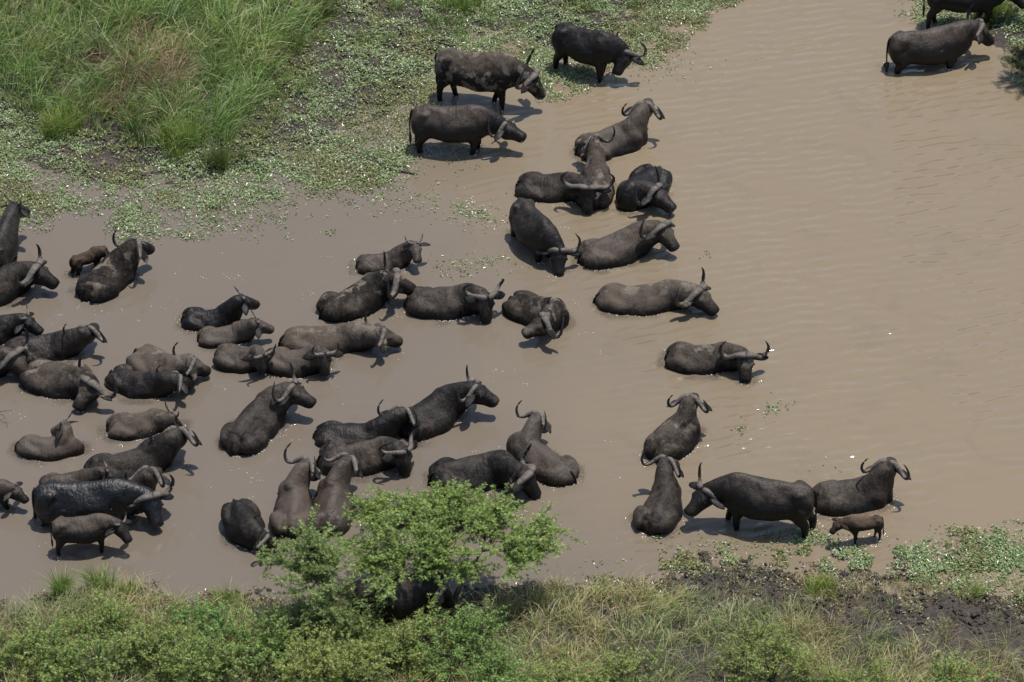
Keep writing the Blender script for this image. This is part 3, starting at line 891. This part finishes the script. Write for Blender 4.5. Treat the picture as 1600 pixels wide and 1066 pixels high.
def scatter_px(rg, n, x0, x1, y0, y1, dens):
    """points on the ground inside a photo rectangle, kept with probability dens(px,py,world)"""
    # sample evenly on the ground
    a = G([x0, x1, x0, x1], [y0, y0, y1, y1])
    X = rg.uniform(a[:, 0].min(), a[:, 0].max(), n); Y = rg.uniform(a[:, 1].min(), a[:, 1].max(), n)
    W = np.stack([X, Y, np.zeros(n)], 1); px, py = PX(W)
    k = (px >= x0) & (px <= x1) & (py >= y0) & (py <= y1)
    W, px, py = W[k], px[k], py[k]
    d = dens(px, py, W)
    k = rg.uniform(size=len(W)) < d
    return W[k], px[k], py[k]


def pl(pts, px):
    a = np.array(pts, float); return np.interp(px, a[:, 0], a[:, 1])


GR_EDGE = [(-300, 120), (0, 165), (50, 205), (120, 225), (200, 235), (270, 245), (350, 240), (395, 190), (420, 150), (450, 110), (500, 60), (530, 20), (560, -40), (640, -160)]
WEED_EDGE = [(-300, 400), (0, 372), (40, 350), (100, 352), (140, 342), (200, 368), (260, 350), (310, 368), (360, 350), (430, 345), (520, 338), (570, 315), (605, 300), (632, 268), (655, 215)]
WEED_EDGE2 = [(655, 215), (680, 180), (720, 140), (800, 105), (850, 150), (900, 140), (960, 110), (1030, 90), (1090, 45), (1140, 15), (1200, 5), (1260, -30), (1330, -10), (1360, 14), (1420, 22), (1480, 35), (1560, 60), (1600, 100), (1800, 130)]


def weed_density(px, py, W):
    e = np.where(px < 655, pl(WEED_EDGE, px), pl(WEED_EDGE2, px))
    n1 = fbm(W[:, 0] * .75, W[:, 1] * .75, 41, 3); n2 = fbm(W[:, 0] * 2.4, W[:, 1] * 2.4, 43, 3)
    d = e - py + (n1 - .5) * 90 + (n2 - .5) * 50
    v = sstep(-8, 45, d) * (.20 + .80 * sstep(.38, .54, n2 * .6 + n1 * .4 + .06 * (px < 400)))
    # churned mud channels between the mats
    ch = sstep(60, 20, np.abs(py - pl([(400, 235), (520, 165), (600, 190), (660, 200), (720, 130)], px))) * ((px > 420) & (px < 730))
    v = v * (1 - .62 * ch * sstep(.40, .6, n1))
    mudp = np.exp(-(((px - 190) / 70) ** 2 + ((py - 250) / 22) ** 2)) + np.exp(-(((px - 300) / 80) ** 2 + ((py - 290) / 16) ** 2))
    v = v * (1 - .6 * np.clip(mudp, 0, 1))
    g = py < pl(GR_EDGE, px) - 18
    v[g & (px < 560)] *= .06
    return v


rg = np.random.default_rng(21)
W1, px, py = scatter_px(rg, 760000, -60, 1660, -70, 400, weed_density)
keep = rg.permutation(len(W1))[:135000]
W1, px, py = W1[keep], px[keep], py[keep]


def weed_right(px, py, W):
    n1 = fbm(W[:, 0] * .9, W[:, 1] * .9, 61, 3); n2 = fbm(W[:, 0] * 2.6, W[:, 1] * 2.6, 63, 3)
    top = pl([(1040, 880), (1150, 850), (1260, 838), (1340, 850), (1420, 850), (1480, 822), (1530, 835), (1600, 835), (1720, 830)], px)
    bot = pl([(1040, 905), (1200, 900), (1350, 910), (1500, 930), (1720, 960)], px)
    v = sstep(-20, 20, py - top + (n1 - .5) * 55) * sstep(-10, 25, bot - py + (n1 - .5) * 40)
    big = sstep(1370, 1470, px)
    return v * (.30 * sstep(.5, .66, n2) + big * (.06 + .52 * sstep(.40, .60, n2)))


W2, _, _ = scatter_px(rg, 200000, 1030, 1720, 800, 990, weed_right)


def weed_bits(px, py, W):
    v = np.zeros(len(px))
    for cx, cy, rx, ry, d in ((735, 330, 32, 12, .35), (755, 345, 25, 12, .3), (715, 425, 28, 8, .35), (745, 405, 30, 7, .28), (740, 415, 60, 18, .05), (1102, 399, 7, 4, .8), (1212, 640, 15, 9, .6), (1158, 668, 7, 10, .55),
                              (1028, 840, 6, 14, .35), (517, 364, 8, 4, .6), (1240, 632, 10, 3, .3), (345, 350, 60, 18, .2), (640, 320, 60, 14, .12), (700, 250, 60, 30, .05), (1010, 100, 60, 25, .12), (900, 895, 60, 10, .06), (950, 880, 50, 6, .05),
                              (1240, 845, 90, 16, .16), (1290, 770, 26, 30, .10), (560, 300, 80, 26, .2), (860, 480, 3, 4, .0), (960, 250, 20, 5, .0), (1085, 850, 60, 10, .05), (640, 240, 50, 26, .10)):
        v += d * np.exp(-(((px - cx) / rx) ** 2 + ((py - cy) / ry) ** 2)) * (.3 + 1.4 * sstep(.4, .65, fbm(W[:, 0] * 4, W[:, 1] * 4, 67, 2)))
    return np.clip(v, 0, 1)


W3, _, _ = scatter_px(rg, 420000, 200, 1500, 60, 905, weed_bits)


def weed_leaves(W, rg, up=.6, pal=None, wts=None, size=(.036, .088)):
    n = len(W)
    gz = np.maximum(ground_z(W[:, 0], W[:, 1]), 0.0)
    pos = W.copy(); mound = np.clip(fbm(W[:, 0] * 2.1, W[:, 1] * 2.1, 97, 3) - .35, 0, 1)
    pos[:, 2] = gz + .006 + rg.gamma(1.6, .024, n) * up + rg.uniform(0, 1, n) * mound * .30 * up
    Nn = np.stack([rg.normal(0, .42, n), rg.normal(0, .42, n) - .10, np.ones(n)], 1)
    A_, B_, Nn = frames(Nn, rg)
    V = inst(LEAF2, pos, A_, B_, Nn, rg.uniform(size[0], size[1], n))
    c = pick(rg, n, pal or [(.22, .30, .12), (.32, .40, .19), (.13, .20, .055), (.21, .16, .085), (.46, .49, .36)], wts or [4, 4, 3, .8, 1.4])
    br = (sstep(.42, .62, fbm(W[:, 0] * .9, W[:, 1] * .9, 107, 3)) * .75)[:, None]       # browned, trampled mats
    c = c * (1 - br) + c * np.array([.80, .66, .52]) * br
    return V, np.repeat(np.clip(c, .01, .8), 8, axis=0)


V, c = weed_leaves(W1, rg)
quad_soup('water_weed', V, 8, M['weed'], c, kind='stuff', label='pale green floating water weed along the far shore', cat='water weed')
V, c = weed_leaves(W2, rg)
quad_soup('water_weed', V, 8, M['weed'], c, kind='stuff', label='pale green floating water weed by the muddy near bank at right', cat='water weed')
V, c = weed_leaves(W3, rg, .2)
quad_soup('water_weed', V, 8, M['weed'], c, kind='stuff', label='loose sprigs of weed drifting between the animals', cat='water weed')


def litter_d(px, py, W):
    gz = ground_z(W[:, 0], W[:, 1])
    return sstep(-.06, .0, gz) * sstep(.40, .10, gz) * sstep(.38, .62, fbm(W[:, 0] * 1.8, W[:, 1] * 1.8, 141, 3))


W4, _, _ = scatter_px(rg, 60000, -60, 1660, 860, 1010, litter_d)
V, c = weed_leaves(W4, rg, .25, [(.20, .16, .09), (.30, .26, .16), (.14, .16, .06), (.40, .37, .28), (.09, .07, .045)], [3, 3, 3, 1.2, 2], (.03, .085))
quad_soup('shore_litter', V, 8, M['weed'], c, kind='stuff', label='trampled plant litter along the muddy near shore', cat='plant litter')


def clod_d(px, py, W):
    gz = ground_z(W[:, 0], W[:, 1])
    return sstep(-.05, .0, gz) * sstep(.45, .15, gz) * (.25 + .75 * sstep(1000, 1150, px))


W5, _, _ = scatter_px(rg, 5200, -60, 1660, 865, 1000, clod_d)
CV = []; CT = []; CQ = []
for i_, w_ in enumerate(W5[:1500]):
    r0 = min(.052, rg.gamma(2.0, .011) + .010)
    ax_ = nrm(rg.normal(0, 1, 3)); bx_ = nrm(np.cross(ax_, [.3, .2, .9])); cx_ = np.cross(ax_, bx_)
    V_, Q_, T_ = ellipsoid(np.array([w_[0], w_[1], max(-.01, float(ground_z(w_[0:1], w_[1:2])[0])) + r0 * .25]), (ax_ * r0 * rg.uniform(.9, 1.7), bx_ * r0, cx_ * r0 * rg.uniform(.5, .9)), 6, 4)
    CV.append(V_ + rg.normal(0, r0 * .16, V_.shape)); CQ.append(Q_ + i_ * len(V_)); CT.append(T_ + i_ * len(V_))
link('mud_clods', make_mesh('mud_clods', np.concatenate(CV), np.concatenate(CQ), np.concatenate(CT), M['mud']), kind='stuff', label='hoof-churned clods of mud along the near shore', cat='mud')


# --- grass as a mass
def clump_grass(rg, C_, hmean, nper, spread, pal, wts, wind_dir, W=.006, bend=(.35, .95), hz=.25):
    V = []; CC = []
    n = len(C_)
    tot = nper * n
    idx = np.repeat(np.arange(n), nper)
    ang = rg.uniform(0, 2 * np.pi, tot); rad = np.abs(rg.normal(0, spread, tot))
    root = C_[idx] + np.stack([np.cos(ang) * rad, np.sin(ang) * rad, np.zeros(tot)], 1)
    root[:, 2] = np.maximum(ground_z(root[:, 0], root[:, 1]), 0) - .02
    ch = rg.uniform(1 - hz, 1 + hz, n)[idx]
    cdir = rg.normal(0, .8, (n, 2))[idx]
    lean = np.stack([np.cos(ang), np.sin(ang)], 1) * .8 + cdir * .6 + np.array(wind_dir) + rg.normal(0, .35, (tot, 2))
    lean = nrmr(lean)
    H = hmean * ch * rg.uniform(.5, 1.15, tot)
    B_ = rg.uniform(bend[0], bend[1], tot)
    ctint = rg.uniform(.7, 1.3, (n, 1))[idx]
    yel = sstep(.4, .65, fbm(C_[:, 0] * .7, C_[:, 1] * .7, 121, 2))[:, None][idx]; ctint = ctint * (np.array([1.0, 1, 1]) + yel * np.array([.22, .06, .02]))
    col = np.clip(pick(rg, tot, pal, wts) * ctint, .005, .8)
    return strips(root, lean, H, np.full(tot, W) * rg.uniform(.6, 1.4, tot), B_, col, rg)


GREEN = [(.165, .285, .062), (.25, .385, .10), (.44, .50, .23), (.62, .56, .37), (.060, .115, .025)]


def far_grass_d(px, py, W):
    n1 = fbm(W[:, 0] * .6, W[:, 1] * .6, 71, 3)
    return sstep(-6, 26, pl(GR_EDGE, px) - py + (n1 - .5) * 50) * (.48 + .52 * sstep(.38, .58, fbm(W[:, 0] * 1.1, W[:, 1] * 1.1, 73, 2)))


rg = np.random.default_rng(33)
Cg, px, py = scatter_px(rg, 3100, -110, 640, -170, 260, far_grass_d)
V, c = clump_grass(rg, Cg, .92, 38, .15, GREEN, [3.6, 3.6, 1.8, .8, 3.0], (.55, -.15), .0088, hz=.45)
quad_soup('tall_grass', V, 4, M['grass'], c, kind='stuff', label='tall wind-swept green grass on the far bank at upper left', cat='grass')

Cd = G(rg.normal(235, 45, 95), rg.normal(148, 28, 95))
V, c = clump_grass(rg, Cd, .92, 32, .14, [(.40, .29, .185), (.31, .21, .125), (.48, .40, .27), (.13, .10, .06)], [3, 3, 2, 2], (.2, -.3), .008)
quad_soup('dry_reeds', V, 4, M['grass'], c, kind='stuff', label='withered tan reeds amid the green grass at upper left', cat='grass')


def near_grass_d(px, py, W):
    top = pl([(-200, 985), (0, 968), (60, 962), (130, 935), (260, 948), (330, 952), (420, 960), (560, 945), (700, 935), (800, 922), (900, 920), (1000, 915), (1060, 918), (1120, 952), (1200, 968), (1300, 988), (1400, 1000), (1500, 1018), (1800, 1030)], px)
    n1 = fbm(W[:, 0] * .9, W[:, 1] * .9, 83, 3)
    return sstep(-6, 22, py - top + (n1 - .5) * 40) * (.6 + .4 * sstep(.3, .6, n1))


Cn, px, py = scatter_px(rg, 3000, -150, 1750, 900, 1210, near_grass_d)
rt = (px > 780)
STRAW = [(.46, .40, .23), (.36, .36, .17), (.25, .33, .11), (.58, .51, .34), (.15, .22, .06)]
V1, c1 = clump_grass(rg, Cn[rt], .50, 30, .13, STRAW, [2.4, 3.4, 5, 1.0, 3], (.35, .15), .0064, (.5, 1.0))
V2, c2 = clump_grass(rg, Cn[~rt], .60, 30, .13, STRAW, [2.2, 3, 5, .8, 3], (.2, .1), .0060, (.4, 1.0))
quad_soup('bank_grass', np.vstack([V1, V2]), 4, M['grass'], np.vstack([c1, c2]), kind='stuff', label='dried straw-green grass on the near bank', cat='grass')


def mud_grass_d(px, py, W):
    return .5 * sstep(900, 915, py) * sstep(.46, .62, fbm(W[:, 0] * 1.7, W[:, 1] * 1.7, 87, 3))


Cm, _, _ = scatter_px(rg, 650, 1040, 1720, 890, 1010, mud_grass_d)
V, c = clump_grass(rg, Cm, .30, 22, .10, STRAW, [3, 4, 3, 1, 2], (.2, .1), .004, (.4, 1.0))
quad_soup('trampled_grass', V, 4, M['grass'], c, kind='stuff', label='short trampled grass sprouting from the churned mud at right', cat='grass')


def channel_grass_d(px, py, W):
    return .8 * sstep(85, 10, np.abs(py - pl([(400, 170), (450, 130), (520, 75), (600, 35), (700, 10), (1050, 0)], px))) * sstep(.44, .58, fbm(W[:, 0] * 1.2, W[:, 1] * 1.2, 89, 3))


Cc, _, _ = scatter_px(rg, 2200, 390, 1080, -60, 260, channel_grass_d)
V, c = clump_grass(rg, Cc, .32, 30, .10, [(.17, .27, .06), (.24, .33, .10), (.27, .21, .12), (.10, .17, .04)], [3, 3, 1.2, 2], (.2, -.1), .007, (.3, .9))
quad_soup('marsh_grass', V, 4, M['grass'], c, kind='stuff', label='short marsh grass growing through the weeds at top', cat='grass')

# --- single tussocks one can point at
BRIGHT = [(.20, .31, .055), (.27, .38, .09), (.14, .23, .045), (.34, .40, .17)]


def tussock(cx, cy, rad, h, n, label, pal=BRIGHT, w=.0075, bend=(.15, .8)):
    r_ = np.random.default_rng(int(cx * 7 + cy))
    c0 = G(cx, cy); c0[2] = max(0, float(ground_z(np.array([c0[0]]), np.array([c0[1]]))[0])) - .02
    k = max(1, n // 60)
    sub = c0 + np.stack([r_.normal(0, rad * .55, k), r_.normal(0, rad * .55, k), np.zeros(k)], 1)
    V, c = clump_grass(r_, sub, h, 60, rad * .35, pal, [3, 3, 2, 1.2], (.05, 0), w, bend)
    o = quad_soup('grass_tussock', V - c0, 4, M['grass'], c, label=label, cat='grass tussock', group='bright green grass tussocks', loc=c0)


tussock(95, 212, .42, .75, 900, 'bright green tussock at the lower left end of the tall grass')
tussock(288, 235, .42, .72, 900, 'bright green tussock at the foot of the withered tan reeds')
tussock(345, 262, .30, .66, 620, 'yellow-green tussock jutting farthest into the weeds at upper left', [(.17, .20, .05), (.12, .18, .04), (.22, .22, .10), (.09, .14, .03)])
tussock(718, 14, .45, .55, 800, 'bright green tussock at the top edge above the mud-flecked bull')
tussock(500, 40, .34, .55, 500, 'dark tussock at the right end of the tall grass', [(.07, .11, .03), (.10, .12, .05), (.14, .12, .07), (.05, .08, .02)])
tussock(98, 932, .16, .62, 420, 'left one of the bright grass spikes at the water by the lower left bank')
tussock(158, 926, .15, .66, 420, 'tallest bright grass spike at the water by the lower left bank')
tussock(196, 938, .13, .42, 240, 'right one of the bright grass spikes at the water by the lower left bank')
tussock(360, 948, .20, .42, 300, 'bright tuft on the mud left of the small acacia')
tussock(1283, 930, .24, .42, 420, 'green tuft alone in the churned mud below the calf')
tussock(1520, 935, .16, .30, 200, 'small green tuft in the mud at lower right')
tussock(1545, 30, .5, .5, 700, 'green tussock under the belly of the buffalo at the top right edge')


# --- acacias and bushes
PIN = []
for k_, a_ in ((0.15, .36), (.45, .42), (.76, .32)):
    for s_ in (-1, 1):
        PIN.append([(k_ - .07, 0, 0), (k_ + .03, s_ * a_ * .55, .05), (k_ + .16, s_ * a_, .0), (k_ + .13, s_ * a_ * .4, -.02)])
PIN.append([(.8, 0, 0), (.95, .07, .02), (1.15, 0, -.02), (.95, -.07, .02)])
PINNATE = np.array(PIN).reshape(-1, 3)


FEATHER = np.array([[(0, 0, 0), (.5, .075, .03), (1.1, 0, -.03), (.5, -.075, .03)],
                    [(.15, 0, 0), (.35, .22, .05), (.75, .40, .0), (.45, .12, -.02)], [(.15, 0, 0), (.35, -.22, .05), (.75, -.40, .0), (.45, -.12, -.02)]]).reshape(-1, 3)


def pinnate(pos, dirs, rg, size, pal, wts, tmpl=None):
    n = len(pos)
    dirs = nrmr(dirs)
    up = np.array([0, 0, 1.0]) + rg.normal(0, .45, (n, 3))
    Nn = nrmr(up - (up * dirs).sum(1, keepdims=True) * dirs); B_ = np.cross(Nn, dirs)
    tmpl = PINNATE if tmpl is None else tmpl
    V = inst(tmpl, pos, dirs, B_, Nn, rg.uniform(size[0], size[1], n))
    c = np.clip(pick(rg, n, pal, wts), .005, .8)
    return V, np.repeat(c, len(tmpl), axis=0)


LEAFPAL = [(.215, .315, .065), (.29, .40, .10), (.12, .195, .038), (.38, .46, .17)]


def acacia(cx, cy, stems, crown, ntips, label, cat, name, r0, seed, leafsize=(.075, .125), group=None, pal=LEAFPAL, twig_leaves=20, flat=.35, clump=(.15, .15, .06), tw=(.22, .58), tmpl=None):
    """stems: list of polylines (offsets); crown: list of lobes (ox,oy,oz,rx,ry,rz)"""
    r_ = np.random.default_rng(seed)
    b0 = G(cx, cy, .25); b0[2] = float(ground_z(np.array([b0[0]]), np.array([b0[1]]))[0]) - .03
    wood = Soup(); limbs = Soup()
    heads = []
    for st in stems:
        pts = smooth_pts(np.array(st), 9)
        wood.add(tube(pts, np.linspace(r0, r0 * .55, 9), 8)); heads.append(pts[-1])
    heads = np.array(heads)
    lobes = np.array(crown, float)
    vol = lobes[:, 3] * lobes[:, 4]; pr = vol / vol.sum()
    pos_l, dir_l = [], []
    ctr = lobes[:, :3].mean(0)
    nclus = max(6, int(ntips / 6))
    clus = []
    for i in range(nclus):
        lb = lobes[r_.choice(len(lobes), p=pr)]
        a = r_.uniform(0, 2 * np.pi); rr = math.sqrt(r_.uniform(0, 1)) * 1.02
        clus.append(lb[:3] + np.array([math.cos(a) * rr * lb[3], math.sin(a) * rr * lb[4], r_.uniform(-1, 1) * lb[5] * math.sqrt(max(.12, 1 - min(1, rr) ** 2))]))
    anchors = list(heads)
    for c_ in sorted(clus, key=lambda v_: np.linalg.norm(heads - v_, axis=1).min()):     # each limb forks off the nearest wood already grown
        A_n = np.array(anchors); dd_ = np.linalg.norm(A_n - c_, axis=1) + np.maximum(0, A_n[:, 2] - c_[2] + .05) * 1.5
        h = A_n[np.argmin(dd_)]; e = c_ - np.array([0, 0, .10])
        pts = smooth_pts([h, h + (e - h) * .5 + np.array([0, 0, .05]) + r_.normal(0, .04, 3), e], 5)
        limbs.add(tube(pts, np.linspace(r0 * .42, r0 * .2, 5), 5)); anchors += [pts[2], e]
    for i in range(ntips):
        # limb end inside lobe
        cl0 = clus[r_.integers(nclus)]
        e = cl0 + r_.normal(0, 1, 3) * clump
        h = cl0 - np.array([0, 0, .10])
        m_ = h + (e - h) * .5 + r_.normal(0, .03, 3)
        pts = smooth_pts([h, m_, e], 5)
        limbs.add(tube(pts[::2], [.010, .008, .005], 4))
        out_ = nrm((e - ctr) * [1, 1, .5] + np.array([0, 0, .25]))
        nt_ = r_.integers(3, 6)
        for _ in range(nt_):
            d = nrm(out_ * .55 + r_.normal(0, .65, 3) * [1, 1, flat])
            ln = r_.uniform(*tw)
            s0 = pts[3] + (pts[4] - pts[3]) * r_.uniform(0, 1)
            e2 = s0 + d * ln + np.array([0, 0, -.04 * ln])
            limbs.add(tube([s0, e2], [.006, .003], 3))
            k = r_.poisson(twig_leaves * ln / .3)
            q = r_.uniform(0, 1.05, k)[:, None]
            pos_l.append(s0 + (e2 - s0) * q + r_.normal(0, .012, (k, 3)))
            dd = d * .55 + nrmr(r_.normal(0, 1, (k, 3)) * [1, 1, .55]) ; dir_l.append(dd)
    pos = np.concatenate(pos_l); dr = np.concatenate(dir_l)
    V, c = pinnate(pos, dr, r_, leafsize, pal, [3, 3, 2, 1], tmpl)
    root = link(name, None, label=label, cat=cat, group=group, loc=b0)
    a_ = wood.arrays(); link('trunk', make_mesh('trunk', a_[0], a_[1], a_[2], M['bark'], True), root)
    a_ = limbs.arrays(); link('branches', make_mesh('branches', a_[0], a_[1], a_[2], M['bark'], True), root)
    quad_soup('crown', V, 28, M['leaf'], c, root)
    return root


acacia(706, 948, [[(0, 0, 0), (.10, .05, .42), (.26, .1, .80), (.48, .2, 1.12)], [(-.35, .10, 0), (-.32, .1, .5), (-.25, .15, .80), (-.1, .2, 1.05)], [(-1.1, -.1, 0), (-1.0, 0, .5), (-1.05, .1, .85), (-.9, .2, 1.1)]],
       [(-.60, .70, 1.62, 1.05, 1.0, .22), (.60, .60, 1.55, 1.05, 1.0, .22), (.0, .95, 1.75, 1.1, .75, .18), (-1.25, .05, 1.25, .75, .70, .25), (1.35, .30, 1.36, .60, .75, .26), (-.35, -.15, 1.22, .7, .45, .2), (.55, .25, 1.42, .9, .6, .2)],
       320, 'umbrella-shaped green acacia tree on the near bank in front of the herd', 'tree', 'acacia_tree', .062, 201, (.052, .092), twig_leaves=26, tw=(.2, .5), tmpl=FEATHER)
acacia(508, 985, [[(0, 0, 0), (.01, 0, .4), (-.02, .05, .8), (.05, .1, 1.2)], [(.02, 0, .5), (.3, .05, .9), (.7, .1, 1.15)]],
       [(-.20, .25, 1.35, .60, .6, .35), (.55, .1, 1.25, .75, .5, .28), (-.05, .1, 1.75, .40, .35, .35), (.35, -.3, .85, .75, .4, .28), (1.3, .0, 1.15, .6, .4, .25), (-.1, -.3, .55, .6, .4, .25)],
       95, 'slender young acacia left of the umbrella-shaped one', 'tree', 'acacia_tree', .045, 202, (.055, .10), pal=[(.20, .28, .075), (.25, .34, .10), (.14, .20, .055), (.31, .38, .15)], twig_leaves=20, clump=(.13, .13, .10), flat=.6, tmpl=FEATHER)

BUSHES = [
 (45, 1040, .95, .75, 'olive bush in the lower left corner'), (130, 1062, 1.0, .8, 'low bush second from the lower left corner'),
 (235, 1052, .9, .85, 'leafy bush right of the lower left grass spikes'), (310, 1085, .9, .8, 'low dark bush at the bottom edge, left of the small acacia'),
 (400, 1035, .95, .85, 'dense bush just left of the small acacia trunk'), (470, 1090, 1.1, .85, 'broad bush at the bottom edge under the small acacia'),
 (575, 1090, 1.1, .9, 'feathery bush at the bottom edge between the two acacias'), (640, 1035, .9, .75, 'feathery bush below the deep shade of the large acacia'),
 (720, 1040, 1.0, .8, 'fresh green bush right below the large acacia trunk'), (770, 1095, 1.1, .8, 'bush at the bottom edge right of the large acacia'),
 (880, 1112, .9, .75, 'low bush at the bottom edge, first in the straw grass'), (1000, 1105, 1.0, .8, 'low bush at the bottom edge in the middle of the straw grass'),
 (1205, 1075, 1.05, .95, 'yellow-green upright bush in the straw grass at lower right'), (1340, 1112, 1.0, .7, 'low bush at the bottom edge, right of the upright yellow-green one'),
 (1480, 1115, .9, .6, 'low bush at the bottom edge near the lower right corner'),
 (450, 1012, .7, .7, 'dark bush at the foot of the small acacia on its left'), (560, 1018, .75, .7, 'dark bush between the small acacia and the shaded buffalo'),
 (160, 1000, .7, .55, 'small bush just below the bright grass spikes'), (330, 1000, .7, .5, 'small bush on the bank between the grass spikes and the small acacia'),
]
for i, (bx, by, wd, ht, lab) in enumerate(BUSHES):
    r_ = np.random.default_rng(400 + i)
    st = [[(0, 0, 0), (r_.uniform(-.15, .15), r_.uniform(-.1, .1), ht * .3), (r_.uniform(-.3, .3) * wd, r_.uniform(-.2, .2) * wd, ht * .6)] for _ in range(4)]
    cr = [(r_.uniform(-.35, .35) * wd, r_.uniform(-.3, .3) * wd, ht * r_.uniform(.45, .8), wd * r_.uniform(.35, .6), wd * r_.uniform(.3, .5), ht * .28) for _ in range(4)]
    yl = r_.uniform(.78, 1.2)
    pal = [(c_[0] * yl, c_[1], c_[2]) for c_ in LEAFPAL]
    if lab.startswith('dark'): pal = [tuple(.62 * v_ for v_ in c_) for c_ in LEAFPAL]
    if 'yellow' in lab: pal = [(.24, .30, .06), (.29, .36, .09), (.16, .21, .045), (.34, .38, .13)]
    acacia(bx, by, st, cr, 48, lab, 'bush', 'thorn_bush', .018, 500 + i, (.040, .086), 'thorn bushes on the near bank', pal, 20, 1.0, (.18, .18, .14), (.2, .6), FEATHER)

# dark shrub at the right edge of the far shore
acacia(1612, 118, [[(0, 0, 0), (-.1, .05, .5), (-.2, .1, 1.0)], [(.2, 0, 0), (.25, .1, .6), (.3, .1, 1.1)]],
       [(.1, .1, 1.2, .55, .5, .45), (.35, -.1, .7, .5, .45, .4), (-.1, .25, .8, .3, .35, .3)], 50, 'dark shrub at the right edge in front of the cow at top right', 'bush', 'thorn_bush', .04, 299,
       (.07, .11), None, [(.045, .080, .02), (.065, .11, .03), (.035, .06, .015), (.10, .13, .06)])


# --- dead wood
def deadwood(px_, py_, lines, label, r0):
    b0 = G(px_, py_)
    sp = Soup()
    for k, ln in enumerate(lines):
        p_ = smooth_pts(np.array([G(a, b_, z) - b0 for a, b_, z in ln]), 8)
        sp.add(tube(p_, np.linspace(r0 if k == 0 else r0 * .6, r0 * .25, 8), 6))
    a_ = sp.arrays()
    link('dead_branch', make_mesh('dead_branch', a_[0], a_[1], a_[2], M['bark'], True), label=label, cat='branch', loc=b0)


deadwood(650, 272, [[(652, 273, .01), (635, 269, .03), (605, 262, .05), (570, 238, .16), (562, 228, .22)], [(640, 270, .03), (634, 260, .10), (630, 250, .22)]], 'dead forked branch lying in the weeds by the brown-black wading cow', .028)
deadwood(2, 650, [[(-30, 660, .02), (-5, 645, .18), (12, 642, .28), (20, 641, .32)], [(-5, 645, .18), (8, 652, .12), (12, 668, .02)], [(8, 652, .12), (2, 656, .10), (-10, 660, .05)]], 'bare twigs sticking into the pool at the left edge', .010)
